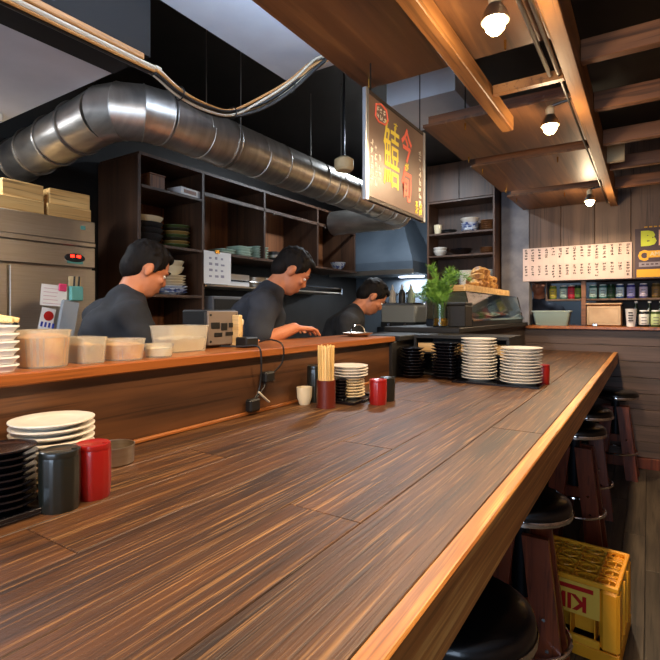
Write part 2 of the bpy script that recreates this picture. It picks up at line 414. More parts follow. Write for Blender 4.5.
for k, y in enumerate((1.0, 1.6, 2.23, 2.8, 3.41, 4.03, 4.65)):
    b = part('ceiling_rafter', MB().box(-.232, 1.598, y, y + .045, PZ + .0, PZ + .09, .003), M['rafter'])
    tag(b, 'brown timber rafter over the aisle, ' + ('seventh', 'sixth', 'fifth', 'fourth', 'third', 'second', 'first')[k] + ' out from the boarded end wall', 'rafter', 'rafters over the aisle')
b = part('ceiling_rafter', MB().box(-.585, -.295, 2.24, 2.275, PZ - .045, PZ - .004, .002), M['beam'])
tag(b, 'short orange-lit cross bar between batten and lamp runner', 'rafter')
b = thing('lamp_conduit', 'pair of thin metal conduit tubes beside the timber lamp runner', 'conduit')
for x in (-.345, -.312): part('conduit_tube', MB().tube([(x, -.6, PZ - .03), (x, 2.22, PZ - .03)], .0085, 8), M['seam'], b, True)
part('conduit_tube', MB().tube([(-.312, 2.22, PZ - .03), (-.312, 5.1, PZ - .03)], .006, 6), M['cableb'], b, True)
o = part('cross_bracket', MB().box(-.2325, -.13, 3.76, 3.80, PZ - .02, PZ + .1, .003), M['ivory'])
tag(o, 'small pale block fixed to the lamp runner between two rafters', 'board')

def lamp(x, y, label):
    t = thing('ceiling_lamp', label, 'lamp', (x, y, 2.30), 0, 'bare bulbs above the counter')
    bulb = [(0, -.036), (.016, -.033), (.028, -.02), (.033, 0), (.028, .02), (.016, .04), (.013, .05), (0, .05)]
    part('bulb', MB().lathe(bulb, 20), M['bulb'], t, 60)
    part('reflector', MB().lathe([(.02, .052), (.034, .03), (.042, .006), (.0425, .004), (.044, .006), (.036, .032), (.022, .056)], 24), M['seam'], t, True)
    part('socket', MB().lathe([(0, .05), (.02, .05), (.022, .085), (.012, .1), (0, .1)], 16), M['ivory'], t, True)
    part('bracket', MB().tube([(0, 0, .098), (.05, 0, .108), (.09, 0, .112)], .006, 6), M['darksteel'], t, True)
    l = bpy.data.lights.new('lamp_light', 'SPOT'); l.spot_size = R(168); l.spot_blend = .35; l.energy = 42; l.color = WARM; l.shadow_soft_size = .045
    lo = bpy.data.objects.new('lamp_light', l); COL.objects.link(lo); lo.parent = t; lo.location = (0, 0, -.05)
    l = bpy.data.lights.new('bulb_glow', 'POINT'); l.energy = 6.5; l.color = WARM; l.shadow_soft_size = .045
    lo = bpy.data.objects.new('bulb_glow', l); COL.objects.link(lo); lo.parent = t; lo.location = (0, 0, -.06)
for y, lb in ((-.45, 'glowing bare bulb at the start of the counter'), (.56, 'glowing bare bulb over the seasoning pots'),
              (1.56, 'glowing bare bulb beside the plywood sheet over the chopsticks'), (2.58, 'glowing bare bulb over the white plate stacks'),
              (4.5, 'glowing bare bulb in front of the boarded end wall')):
    lamp(-.40, y, lb)
# fluorescent strip under the kitchen soffit
t = thing('fluorescent_lamp', 'white fluorescent strip lamp fixed under the grey kitchen soffit', 'lamp', (-2.72, .55, 2.378))
part('housing', MB().box(-.05, .05, -.68, .6, -.035, 0, .004), M['white'], t)
part('tube', MB().cone((0, -.64, -.05), (0, .56, -.05), .013, None, 12), M['tube'], t, True)
for y in (-.65, .57): part('tube_holder', MB().box(-.02, .02, y - .012, y + .012, -.07, -.03), M['white'], t)
l = bpy.data.lights.new('strip_light', 'AREA'); l.shape = 'RECTANGLE'; l.size = .1; l.size_y = 1.2; l.energy = 16; l.color = (.85, .92, 1)
lo = bpy.data.objects.new('strip_light', l); COL.objects.link(lo); lo.parent = t; lo.location = (0, 0, -.08)
# unseen cool strip added on the first plywood sheet to turn the plaster blue
t = thing('fluorescent_lamp', 'added cool strip lamp lying on top of the first plywood sheet', 'lamp', (-.86, 1.0, PZ + .0185))
part('housing', MB().box(-.03, .03, -.62, .62, 0, .03, .003), M['white'], t)
part('tube', MB().cone((0, -.6, .045), (0, .6, .045), .013, None, 12), M['tube'], t, True)
l = bpy.data.lights.new('strip_light', 'AREA'); l.shape = 'RECTANGLE'; l.size = .04; l.size_y = 1.2; l.energy = 17; l.color = (.60, .77, 1)
lo = bpy.data.objects.new('strip_light', l); COL.objects.link(lo); lo.parent = t; lo.location = (-.02, 0, .065); lo.rotation_euler = (0, R(152), 0)
# second strip deep in the kitchen, over the cooking bench
t = thing('fluorescent_lamp', 'white fluorescent strip lamp over the cooking bench at the kitchen end', 'lamp', (-1.9, 3.95, 2.978))
part('housing', MB().box(-.04, .04, -.35, .35, -.035, 0, .004), M['white'], t)
part('tube', MB().cone((0, -.33, -.05), (0, .33, -.05), .013, None, 12), M['tube'], t, True)
l = bpy.data.lights.new('strip_light', 'AREA'); l.shape = 'RECTANGLE'; l.size = .1; l.size_y = .66; l.energy = 30; l.color = (.8, .9, 1)
lo = bpy.data.objects.new('strip_light', l); COL.objects.link(lo); lo.parent = t; lo.location = (0, 0, -.08)

# ================================================================== hanging menu board
SX = -.95; y0, y1, z0, z1 = 1.737, 2.335, 1.862, 2.296
t = thing('menu_board', 'hanging chalkboard with red and yellow handwritten fish menu', 'sign', (SX, (y0 + y1) / 2, (z0 + z1) / 2))
W2, H2 = (y1 - y0) / 2, (z1 - z0) / 2
part('slate', MB().box(-.012, 0, -W2 + .01, W2 - .01, -H2 + .01, H2 - .01), M['board'], t)
for a in (-1, 1):
    part('frame_side', MB().box(-.016, .003, a * W2 - .012, a * W2 + .012, -H2 - .01, H2 + .01, .002), M['alu'], t)
for a in (-1, 1):
    part('frame_rail', MB().box(-.016, .0025, -W2 + .012, W2 - .012, a * H2 - .008, a * H2 + .008, .002), M['dark'], t)
for a in (-1, 1):
    part('hanger', MB().tube([(-.006, a * (W2 - .04), H2 + .008), (-.006, a * (W2 - .04), PZ - (z0 + z1) / 2 + (0 if a < 0 else .25))], .003, 6), M['darksteel'], t)
FACE = Matrix(((0, 0, 1, 0), (1, 0, 0, 0), (0, 1, 0, 0), (0, 0, 0, 1)))      # text x -> +y, text y -> +z, normal -> +x
def chalk(body, size, y, z, m, sx=1.0, name='lettering', bold=0.004):
    me = text_mesh(body, size, .0006, sx, bold); me.transform(FACE)
    return part(name, me, m, t, loc=(.0012, y, z))
chalk('今', .165, .085, .085, M['chalkr'], .72, bold=.0035); chalk('が', .042, .085, -.005, M['chalky'], bold=.001); chalk('旬', .165, .085, -.095, M['chalkr'], .68, bold=.0035)
chalk('鱚', .30, -.075, -.015, M['chalky'], .56, bold=.0005)
chalk('き', .034, -.125, .135, M['chalky'], bold=.0005); chalk('す', .042, -.035, .145, M['chalky'], bold=.0005)
pts = [(-.225, .185), (-.18, .2), (-.13, .19), (-.115, .15), (-.14, .125), (-.2, .12), (-.23, .135)]
part('bubble_outline', MB().tube([(.002, a, b_) for a, b_ in pts], .004, 6, True), M['chalkr'], t)
def scribble(mb, y, z, w_, h_, n=5, th=.0022):
    for k in range(n):
        if random.random() < .55:
            zz = z + random.uniform(-.45, .45) * h_; a = random.uniform(-.5, -.1) * w_; c = random.uniform(.1, .5) * w_
            mb.box(.0005, .0015, y + a, y + c, zz - th, zz + th)
        else:
            yy = y + random.uniform(-.4, .4) * w_; a = random.uniform(-.5, -.1) * h_; c = random.uniform(.1, .5) * h_
            mb.box(.0005, .0015, yy - th, yy + th, z + a, z + c)
for i in range(3):
    mb = MB()
    for j in range(2): scribble(mb, -.205 + i * .03, .172 - j * .028, .024, .022, 4, .0016)
    part('lettering', mb, M['chalkw'], t)
for i, (yy, zz, n) in enumerate(((-.26, .02, 5), (-.225, .0, 5), (-.19, -.03, 3))):
    mb = MB()
    for j in range(n): scribble(mb, yy, zz - j * .036, .024, .03, 4)
    part('lettering', mb, M['chalkw'], t)
mb = MB()
for j in range(8): scribble(mb, .245, .11 - j * .036, .03, .032, 5, .003)
part('lettering', mb, M['chalkw'], t)
mb = MB()
for j in range(3):
    for i in range(2): scribble(mb, .205 + i * .045, -.15 - j * .02, .035, .022, 4, .003)
part('lettering', mb, M['chalky'], t)

# ================================================================== air duct
DX, DZ, DR = -1.92, 2.31, .125
ya, yb = 1.50, 4.05
t = thing('air_duct', 'large galvanised round air duct bending above the kitchen', 'duct')
def ring_seg(pts, r, n=28):
    return MB().tube(pts, r, n)
yy = ya; k = 0
while yy < yb - .01:
    y2 = min(yy + .425, yb)
    part('duct_section', ring_seg([(DX, yy, DZ), (DX, y2, DZ)], DR), M['galv'], t, True)
    part('seam_ring', MB().tube([(DX + (DR + .001) * math.cos(a), yy, DZ + (DR + .001) * math.sin(a)) for a in [2 * math.pi * q / 32 for q in range(32)]], .003, 6, True), M['seam'], t, True)
    for q in (2,):
        yq = yy + (y2 - yy) * q / 4
        part('spiral_rib', MB().tube([(DX + (DR + .0005) * math.cos(a), yq + .02 * a / 6.28, DZ + (DR + .0005) * math.sin(a)) for a in [2 * math.pi * q2 / 32 for q2 in range(33)]], .0022, 4), M['galv'], t, True)
    yy = y2
def elbow(cy, sgn, rad, n=4):
    # from the run along y, turning to -x ; sgn -1: near end, +1: far end
    cxx = DX - rad; pts = []
    for i in range(n + 1):
        a = (math.pi / 2) * i / n
        pts.append(Vector((cxx + rad * math.cos(a), cy + sgn * rad * math.sin(a), DZ)))
    ext = [pts[0] + Vector((0, -sgn * .1, 0))] + pts + [pts[-1] + Vector((-.1, 0, 0))]
    q = 28; vv = MB().tube(ext, DR, q).v                       # mitred rings shared by neighbouring segments
    for i in range(1, n + 1):
        a = vv[i * q:(i + 2) * q]
        part('elbow_segment', MB().add(a, [(k, (k + 1) % q, (k + 1) % q + q, k + q) for k in range(q)]), M['galv'], t, True)
        part('seam_ring', MB().tube([Vector(p) + (Vector(p) - pts[i - 1]).normalized() * .001 for p in a[:q]], .0022, 5, True), M['galv'], t, True)
    return pts[-1]
e1 = elbow(ya, -1, .17, 3); e2 = elbow(yb, 1, .2, 5)
p0 = e1; p1 = Vector((-3.19, e1.y + .13, DZ + .005))
for i in range(4):
    a = p0.lerp(p1, i / 4); b = p0.lerp(p1, (i + 1) / 4)
    part('duct_section', ring_seg([a, b], DR - .004), M['galv'], t, True)
    part('seam_ring', MB().tube([(b.x if i < 3 else b.x + .012, b.y + (DR + .002) * math.cos(q), b.z + (DR + .002) * math.sin(q)) for q in [2 * math.pi * k / 32 for k in range(32)]], .006, 6, True), M['seam'], t, True)
part('duct_section', ring_seg([e2, (-2.72, e2.y, DZ - .0)], DR - .004), M['galv'], t, True)
for yy in (1.9, 2.9, 3.8):
    part('hanger_strap', MB().tube([(DX + (DR + .004) * math.cos(a), yy, DZ + (DR + .004) * math.sin(a)) for a in [math.pi * q / 16 for q in range(-16, 1)]] , .004, 4), M['seam'], t)
    for s in (-1, 1): part('hanger_wire', MB().cone((DX + s * (DR + .004), yy, DZ), (DX + s * (DR + .004), yy, 2.98), .003, None, 5), M['seam'], t)
# small round detector beside the duct
c = on_t(344, 164, 3.15)
t = thing('ceiling_detector', 'small cream round detector hanging on a thin stem by the duct', 'detector', c)
part('body', MB().lathe([(0, -.045), (.05, -.045), (.062, -.03), (.062, .025), (.03, .045), (0, .045)], 20), M['ivory'], t, True)
part('stem', MB().cone((0, 0, .045), (0, 0, 2.98 - c.z), .006, None, 8), M['darksteel'], t)

# cable bundle swinging from the beam to the hung ceiling
t = thing('cable_bundle', 'loose bundle of grey, tan and black cables looping under the ceiling', 'cables')
base = [(-1.61, .2, 2.335), (-1.61, 1.16, 2.335), (-1.60, 1.22, 2.33), (-1.60, 1.34, 2.29), (-1.59, 1.48, 2.275), (-1.58, 1.62, 2.30),
        (-1.5, 1.74, 2.36), (-1.41, 1.83, 2.45), (-1.33, 1.90, 2.55), (-1.28, 1.94, 2.60)]
def catmull(p, n=6):
    p = [Vector(q) for q in p]; out = []
    for i in range(len(p) - 1):
        a, b, c, d = p[max(i - 1, 0)], p[i], p[i + 1], p[min(i + 2, len(p) - 1)]
        for k in range(n):
            u = k / n
            out.append(.5 * ((2 * b) + (c - a) * u + (2 * a - 5 * b + 4 * c - d) * u * u + (3 * b - a - 3 * c + d) * u ** 3))
    return out + [p[-1]]
for k, (m_, r) in enumerate((('cable', .008), ('cableo', .007), ('cableb', .009), ('cable', .006), ('cableb', .007), ('cableo', .006))):
    a = k * 1.05
    pts = [(x + .014 * math.cos(a + i * .5), y, z + .014 * math.sin(a + i * .5) + (.03 if k % 2 and 5 < i < 9 else 0)) for i, (x, y, z) in enumerate(base)]
    part('cable', MB().tube(catmull(pts), r, 6), M[m_], t, True)
for i in (3, 5, 7):
    x, y, z = base[i]; part('cable_tie', MB().tube([(x + .027 * math.cos(q), y, z + .027 * math.sin(q)) for q in [6.283 * k / 14 for k in range(14)]], .003, 5, True), M['cableb'], t)

# ================================================================== bar counter
XO, XI, XB = -.232, -.267, -1.205
t = thing('bar_counter', 'long dark plank bar counter with a bright wooden front edge', 'counter')
n = 6; wdt = (XI - XB) / n
cm = {}
for i in range(n):
    y = -1.2
    cut = [(.15, 2.3, 3.9), (.9, 2.9), (.42, 1.9, 3.4), (-.2, 1.2, 3.0), (.75, 2.5, 4.1), (-.4, 1.6, 3.6)][i]
    ys = [-1.2] + list(cut) + [YB - .002]
    for a, b in zip(ys, ys[1:]):
        part('plank', MB().box(XB + i * wdt + .0006, XB + (i + 1) * wdt - .0006, a + .0006, b - .0006, CT - .035, CT, .0014), M['counter'], t)
part('edge_board', MB().box(XI + .0005, XO, -1.2, YB - .002, CT - .10, CT + .002, .003), M['edge'], t)
part('under_board', MB().box(XB, XI, -1.2, YB - .002, CT - .06, CT - .0355), M['dark'], t)
part('front_panel', MB().box(-.80, -.77, -1.2, YB - .002, 0, CT - .06), M['dark'], t)
for y in (-.6, 1.3, 3.2, 4.9): part('bracket', MB().box(-.77, -.4, y, y + .04, CT - .16, CT - .06), M['stool'], t)
part('foot_rail', MB().tube([(-.70, -1.2, .2), (-.70, YB - .02, .2)], .02, 10), M['darksteel'], t, True)
# raised kitchen ledge
t = thing('serving_ledge', 'raised brown ledge with orange front edge behind the counter', 'ledge')
part('back_panel', MB().box(XB - .045, XB - .006, -1.2, 2.47, 0, LZ - .03), M['splash'], t)
part('ledge_board', MB().box(XB - .33, XB + .018, -1.2, 2.5, LZ - .03, LZ, .004), M['ledge'], t)
part('bead', MB().box(XB - .006, XB + .008, -1.2, 2.47, CT + .0005, CT + .012, .003), M['ledge'], t)
part('end_post', MB().box(XB - .33, XB + .012, 2.47, 2.53, CT + .001, LZ - .031, .003), M['black'], t)
t = thing('serving_ledge', 'black ledge carrying the plant and the glass fish case', 'ledge')
part('back_panel', MB().box(XB - .045, XB - .006, 2.56, YB - .06, 0, LZ - .03), M['black'], t)
part('ledge_board', MB().box(XB - .33, XB + .018, 2.56, 3.04, LZ - .03, LZ, .004), M['black'], t)
part('wide_front', MB().box(XB + .0, -1.03, 3.06, YB - .06, CT + .001, LZ), M['dark'], t)
part('wide_board', MB().box(XB - .33, -1.0, 3.045, YB - .06, LZ + .001, LZ + .036, .004), M['black'], t)

# ================================================================== stools
def make_stool():
    t = thing('bar_stool', 'x', 'stool', (0, 0, 0), 0, 'bar stools along the counter')
    part('seat', MB().lathe([(0, .665), (.15, .665), (.168, .675), (.172, .695), (.168, .715), (.15, .727), (.08, .732), (0, .733)], 36), M['vinyl'], t, 50)
    part('chrome_band', MB().lathe([(.160, .668), (.1745, .672), (.1755, .686), (.1745, .690), (.168, .690)], 36), M['chrome'], t, 50, 'chrome band round the seat')
    part('column', MB().cone((0, 0, .36), (0, 0, .665), .032, .032, 18), M['darksteel'], t, True)
    part('hub', MB().lathe([(0, .645), (.09, .645), (.09, .664), (0, .664)], 24), M['darksteel'], t, True)
    for sx in (-1, 1):
        for sy in (-1, 1):
            # flat board splayed outwards
            top = Vector((sx * .055, sy * .05, .60)); bot = Vector((sx * .125, sy * .085, 0.0))
            mb = MB(); w_ = .044; th = .013
            vs = []
            for p in (bot, top):
                for a in (-1, 1):
                    for c in (-1, 1): vs.append((p.x + a * w_, p.y + c * th, p.z))
            mb.add(vs, [(0, 1, 3, 2), (4, 6, 7, 5), (0, 4, 5, 1), (2, 3, 7, 6), (0, 2, 6, 4), (1, 5, 7, 3)])
            lg = part('leg', mb, M['stool'], t)
            for f in (.38, .55):
                p = bot.lerp(top, f); part('bolt', MB().cone((p.x, p.y + sy * .013, p.z), (p.x, p.y + sy * .019, p.z), .008, .006, 10), M['chrome'], lg)
    part('cross_board', MB().box(-.11, .11, -.034, .034, .30, .36, .003), M['stool'], t)
    part('foot_ring', MB().tube([(.165 * math.cos(a), .165 * math.sin(a), .22) for a in [6.2832 * k / 36 for k in range(36)]], .009, 8, True), M['chrome'], t, True)
    return t
st = make_stool()
spots = [(-.375, 1.13, 0, 'black vinyl bar stool next to the yellow crate stool, at the start of the counter'),
         (-.395, 1.91, .04, 'black vinyl bar stool standing in front of the yellow crate'),
         (-.375, 3.28, -.05, 'black vinyl bar stool next beyond the yellow crate'),
         (-.37, 3.86, .06, 'black vinyl bar stool fourth along the counter, between two others'),
         (-.235, 4.86, -.04, 'black vinyl bar stool pulled out closest to the boarded end wall')]
for i, (x, y, rz, lb) in enumerate(spots):
    if i == 0: st.location = (x, y, 0); st.rotation_euler.z = rz; st['label'] = lb
    else: copy_tree(st, (x, y, 0), rz, lb)

# ================================================================== beer crate, upside down
t = thing('beer_crate', 'yellow plastic beer crate standing upside down beside the stools', 'crate', (-.3005, 2.414, 0), R(-4.5))
CLx, CLy, CH = .2225, .1825, .315
Y = M['yellowcr']
mb = MB()
# rims: bottom (its mouth) and top (its floor edge)
def frame(mb, ox, oy, z0, z1, th):
    mb.box(-ox, ox, -oy, -oy + th, z0, z1, .003); mb.box(-ox, ox, oy - th, oy, z0, z1, .003)
    mb.box(-ox, -ox + th, -oy + th, oy - th, z0, z1, .003); mb.box(ox - th, ox, -oy + th, oy - th, z0, z1, .003)
part('mouth_rim', (lambda m_: (frame(m_, CLx, CLy, .0, .05, .012), m_)[1])(MB()), Y, t)
part('base_rim', (lambda m_: (frame(m_, CLx - .004, CLy - .004, CH - .02, CH, .016), m_)[1])(MB()), Y, t)
for sx in (-1, 1):
    for sy in (-1, 1):
        part('corner_post', MB().box(min(sx * CLx, sx * (CLx - .07)), max(sx * CLx, sx * (CLx - .07)), min(sy * CLy, sy * (CLy - .07)), max(sy * CLy, sy * (CLy - .07)), .05, CH - .02, .012), Y, t)
for sy in (-1, 1):
    a, b = sorted((sy * (CLy - .004), sy * (CLy - .014)))
    part('side_panel', MB().box(-CLx + .07, CLx - .07, a, b, .165, CH - .02), M['crateband'], t, label='pale yellow printed side panel')
    part('grip_bar', MB().box(-CLx + .07, CLx - .07, a - .004, b + .004, .05, .08, .004), Y, t)
for sx in (-1, 1):
    a, b = sorted((sx * (CLx - .004), sx * (CLx - .014)))
    part('end_panel', MB().box(a, b, -CLy + .07, CLy - .07, .165, CH - .02), M['crateband'], t)
    part('grip_bar', MB().box(a - .004, b + .004, -CLy + .07, CLy - .07, .05, .08, .004), Y, t)
    for k in range(2): part('end_rib', MB().box(sx * CLx - .006, sx * CLx + .004, -.06 + k * .1, -.05 + k * .1, .08, CH - .02), Y, t)
# lattice of bottle cells seen from below: 5 x 4 rings and diagonals
for i in range(1, 10):
    x = -CLx + i * .0445; hh = .012 if i % 2 == 0 else .006
    part('lattice_bar', MB().box(x - .003, x + .003, -CLy + .014, CLy - .014, CH - .02, CH - .02 + hh), Y, t)
for j in range(1, 8):
    y = -CLy + j * .0456; hh = .012 if j % 2 == 0 else .006
    part('lattice_bar', MB().box(-CLx + .014, CLx - .014, y - .003, y + .003, CH - .0205, CH - .0205 + hh), Y, t)
for i in range(5):
    for j in range(4):
        cx_, cy_ = -CLx + .0445 + i * .089, -CLy + .0456 + j * .0912
        part('cell_ring', MB().tube([(cx_ + .031 * math.cos(a), cy_ + .031 * math.sin(a), CH - .009) for a in [6.2832 * k / 12 for k in range(12)]], .004, 4, True), Y, t)
for i in range(1, 5):
    x = -CLx + i * .089; part('divider', MB().box(x - .002, x + .002, -CLy + .014, CLy - .014, .06, CH - .021), Y, t)
for j in range(1, 4):
    y = -CLy + j * .0912; part('divider', MB().box(-CLx + .014, CLx - .014, y - .002, y + .002, .06, CH - .0215), Y, t)
for sy in (-1, 1):
    me = text_mesh('KIRIN', .085, .0006, 1.0, .003)
    # turned over with the crate: upside down on the side
    me.transform(Matrix.Rotation(math.pi, 4, 'Z')); me.transform(Matrix.Rotation(R(90), 4, 'X'))
    if sy > 0: me.transform(Matrix.Rotation(math.pi, 4, 'Z'))
    part('lettering', me, M['redprint'], t, loc=(0, sy * (CLy - .0035), .215))
    a, b = sorted((sy * (CLy - .0045), sy * (CLy - .0035)))
    part('print_band', MB().box(-.13, .13, a, b, .262, .28), M['redprint'], t)

# ================================================================== plates and table ware
def plate_mesh(name, Rr, pitch, depth=.012, n=36, square=False):
    ft = Rr * .55
    depth = max(depth, pitch); c = pitch - .0003
    prof = [(0, 0), (ft, 0), (ft + .003, .0015), (Rr * .93, depth - .001), (Rr, depth + .0015), (Rr, depth + .004), (Rr * .97, depth + .0045), (ft + .008, c + .0006), (ft + .002, c), (0, c)]
    fn = None
    if square:
        def fn(i, r, z):
            a = 2 * math.pi * i / n; c = max(abs(math.cos(a)), abs(math.sin(a))); return min(1 / c, 1.28) * .84
    return MB().lathe(prof, n, None, fn).mesh(name, 50)
PM = {}
def stack(name, loc, Rr, pitch, count, m_, label, cat, group, depth=.012, jit=.0015, square=False, dz=0.0):
    key = (name, Rr, square, depth, pitch)
    if key not in PM: PM[key] = plate_mesh(name, Rr, pitch, depth, 36, square)
    for k in range(count):
        o = part(name, PM[key], m_, None, loc=(loc[0] + random.uniform(-jit, jit), loc[1] + random.uniform(-jit, jit), loc[2] + dz + k * pitch))
        o.rotation_euler.z = random.uniform(-.02, .02) if square else random.random() * 6
        tag(o, ('topmost ' if k == count - 1 else 'lowest ' if k == 0 else '') + label, cat, group)
    return loc[2] + dz + count * pitch
def tray(loc, sx, sy, label, rz=0, h=.012):
    o = part('serving_tray', MB().box(-sx, sx, -sy, sy, 0, .005, .001).box(-sx, -sx + .006, -sy, sy, .0048, h, .001).box(sx - .006, sx, -sy, sy, .0048, h, .001)
             .box(-sx + .006, sx - .006, -sy, -sy + .006, .0048, h, .001).box(-sx + .006, sx - .006, sy - .006, sy, .0048, h, .001), M['blackpl'])
    o.location = loc; o.rotation_euler.z = rz; return tag(o, label, 'tray')
def pot(loc, r, h, m_, label):
    t = thing('seasoning_pot', label, 'pot', loc, random.random(), 'fluted seasoning pots')
    part('body', MB().lathe([(0, 0), (r * .93, 0), (r * .96, .004), (r, h * .3), (r, h * .86), (r * .97, h * .9), (0, h * .9)], 48, None, lambda i, rr, z: 1 - (.035 if i % 4 in (0,) else 0)), m_, t, 30)
    part('lid', MB().lathe([(0, h * .9), (r * .985, h * .9), (r, h * .93), (r * .97, h * .985), (r * .9, h), (r * .82, h * .985), (0, h * .985)], 32), m_, t, True)
    part('spoon_notch', MB().box(r * .55, r * .99, -.006, .006, h * .985, h * 1.005, .001), m_, t)
z = CT
# left group
wp = Vector((-1.105, .575, z))
tray((-1.0, .40, z + .0006), .07, .10, 'black tray under the black saucer stack at the start of the counter', 0)
TZ = z + .0052
top = stack('saucer', (wp.x, wp.y, z + .0006), .062, .0105, 6, M['cream'], 'small cream saucer in the stack under the big white plates', 'saucer', 'cream saucers by the seasoning pots', .008)
top = stack('plate', (wp.x, wp.y, top), .085, .0135, 5, M['white'], 'white plate on the five-plate stack by the red pot', 'plate', 'white plates by the red pot', .013)
stack('plate', (-1.113, .372, z + .0006), .085, .0135, 9, M['white'], 'white plate on the stack behind the black saucers, against the ledge', 'plate', 'white plates at the very start of the counter', .013)
stack('saucer', (-1.00, .43, TZ + .0006), .055, .0125, 9, M['blackpl'], 'black lacquer saucer in the nine-high stack beside the black pot', 'saucer', 'black saucers beside the black pot', .011)
pot(on_z(60, 508, z), .0355, .112, M['blackpot'], 'black fluted seasoning pot beside the red one near the black saucers')
pot(on_z(93, 496, z), .0335, .108, M['redpl'], 'red fluted seasoning pot next to the steel ashtray')
o = part('ashtray', MB().lathe([(0, 0), (.043, 0), (.046, .003), (.047, .045), (.0485, .046), (.049, .044), (.0485, .0455), (.045, .0455), (.0435, .005), (0, .004)], 36), M['steel'], None, True)
o.location = on_z(114, 463, z); tag(o, 'round stainless steel ashtray behind the red pot', 'ashtray')
# middle group
def chopsticks(loc, r, hh, n_, length, label, hm, glabel):
    t = thing('chopstick_holder', label, 'holder', loc)
    part('cup', MB().lathe([(0, 0), (r, 0), (r, hh), (r - .004, hh), (r - .004, .004), (0, .004)], 28), hm, t, 40)
    part('foot_ring', MB().lathe([(r - .002, .0), (r + .0015, .0), (r + .0015, .006), (r - .002, .006)], 28), hm, t, 40)
    me = MB().box(-.0028, .0028, -.0028, .0028, 0, length, .0008).mesh('chopstick')
    k = 0
    for ring, cnt in ((.0, 1), (.011, 6), (.021, 12), (r - .010, 15)):
        for q in range(cnt):
            if k >= n_: break
            a = 6.2832 * q / cnt + ring * 40
            o = part('chopstick', me, M['stick'], None, loc=(loc[0] + ring * math.cos(a), loc[1] + ring * math.sin(a), loc[2] + .0045))
            o.rotation_euler = (0, .015 * ring / .03 , a); o.scale.z = random.uniform(.965, 1.0)
            tag(o, glabel, 'chopstick', glabel); k += 1
hc = on_z(326, 407, z)
chopsticks(hc, .037, .106, 34, .238, 'russet chopstick holder full of pale wooden chopsticks on the counter', M['holder'], 'pale wooden chopstick in the russet holder by the middle plates')
tc = on_z(350, 401, z) + Vector((-.03, .03, 0))
tray((tc.x + .005, tc.y, z + .0006), .092, .115, 'black tray under the middle dish stack beside the chopsticks')
stack('saucer', (tc.x + .0, tc.y + .015, TZ), .066, .0122, 7, M['cream'], 'cream saucer in the lower half of the stack behind the chopsticks', 'saucer', 'cream saucers behind the chopsticks', .010)
stack('plate', (tc.x + .0, tc.y + .015, TZ + 7 * .0122), .08, .0125, 4, M['white'], 'white plate topping the stack behind the chopstick holder', 'plate', 'white plates behind the chopstick holder', .011)
stack('saucer', (tc.x + .018, tc.y - .085, TZ), .028, .0125, 7, M['blackpl'], 'tiny black sauce dish stacked in front of the middle white plates', 'saucer', 'tiny black sauce dishes', .009, .0008)
pot(on_z(378, 404, z), .0355, .10, M['redpl'], 'red fluted seasoning pot between the chopsticks and the far plates')
pot(on_z(378, 404, z) + Vector((-.005, .09, 0)), .034, .098, M['blackpot'], 'black fluted seasoning pot half hidden behind a red one')
bp = on_z(311, 401, z); bp.x = -1.155
pot(bp, .034, .15, M['blackpot'], 'tall black fluted pot behind the chopstick holder')
o = part('tea_cup', MB().lathe([(0, 0), (.02, 0), (.022, .004), (.03, .03), (.032, .07), (.0295, .07), (.027, .03), (.019, .007), (0, .006)], 28), M['cream'], None, True)
o.location = bp + Vector((.0, -.075, 0)); tag(o, 'small cream tea cup beside the chopstick holder', 'cup')
# far group : row of four stacks
A = on_z(479, 381, z); B = on_z(521, 385, z); C1 = on_z(413, 378, z); C2 = on_z(445, 379, z)
tray((A.x * .5 + B.x * .5, A.y * .5 + B.y * .5, z + .0006), .215, .12, 'black tray carrying the two tall white plate stacks', 0, .009)
stack('plate', (A.x, A.y, TZ), .092, .0158, 14, M['white'], 'white plate in the taller white stack beside the black dishes', 'plate', 'white plates in the taller far stack', .014, .003)
stack('plate', (B.x, B.y, TZ), .101, .0152, 12, M['white'], 'white plate in the wider shorter stack with a red pot behind it', 'plate', 'white plates in the shorter far stack', .014, .003)
stack('dish', (C1.x - .02, C1.y + .03, z), .072, .0165, 10, M['blackpl'], 'black dish in the leaning round stack by the end of the ledge', 'dish', 'black round dishes', .016, .006)
stack('dish', (C2.x, C2.y + .02, z), .08, .0165, 12, M['blackpl'], 'black square dish stacked next to the white plates', 'dish', 'black square dishes', .014, .003, True)
pot(B + Vector((.085, .10, .0)), .034, .1, M['redpl'], 'red fluted seasoning pot half hidden behind the shorter white stack')
fc = on_z(519, 347.5, z)
chopsticks(fc, .036, .10, 20, .235, 'russet chopstick holder far down the counter before the fish case', M['holder'], 'pale wooden chopstick in the holder down by the fish case')
pot(fc + Vector((.17, .25, 0)), .035, .1, M['redpl'], 'red fluted seasoning pot far down the counter by the end wall')
# low rack with little bamboo boxes behind the black dishes
t = thing('dish_rack', 'low black rack with a flat top behind the black dishes', 'rack', (-.925, 2.87, z + .0006))
part('top_board', MB().box(-.25, .3, -.14, .14, .215, .235, .002), M['black'], t)
part('base_board', MB().box(-.25, .3, -.14, .14, 0, .012, .002), M['black'], t)
part('mid_board', MB().box(-.25, .3, -.14, .14, .125, .135, .002), M['black'], t)
for x in (-.25, .285): part('side_board', MB().box(x, x + .015, -.14, .14, .012, .215), M['black'], t)
part('back_board', MB().box(-.235, .285, .13, .14, .012, .215), M['black'], t)
for k in range(4):
    x = -.225 + k * .13
    o = part('bamboo_box', MB().box(0, .11, -.05, .05, 0, .008).box(0, .008, -.05, .05, .008, .05).box(.102, .11, -.05, .05, .008, .05).box(.008, .102, -.05, -.042, .008, .05).box(.008, .102, .042, .05, .008, .05), M['lightwood'])
    o.location = (-.93 + x, 2.86 - .06, z + .1355); tag(o, 'pale bamboo box lined up inside the low black rack', 'box', 'bamboo boxes in the black rack')

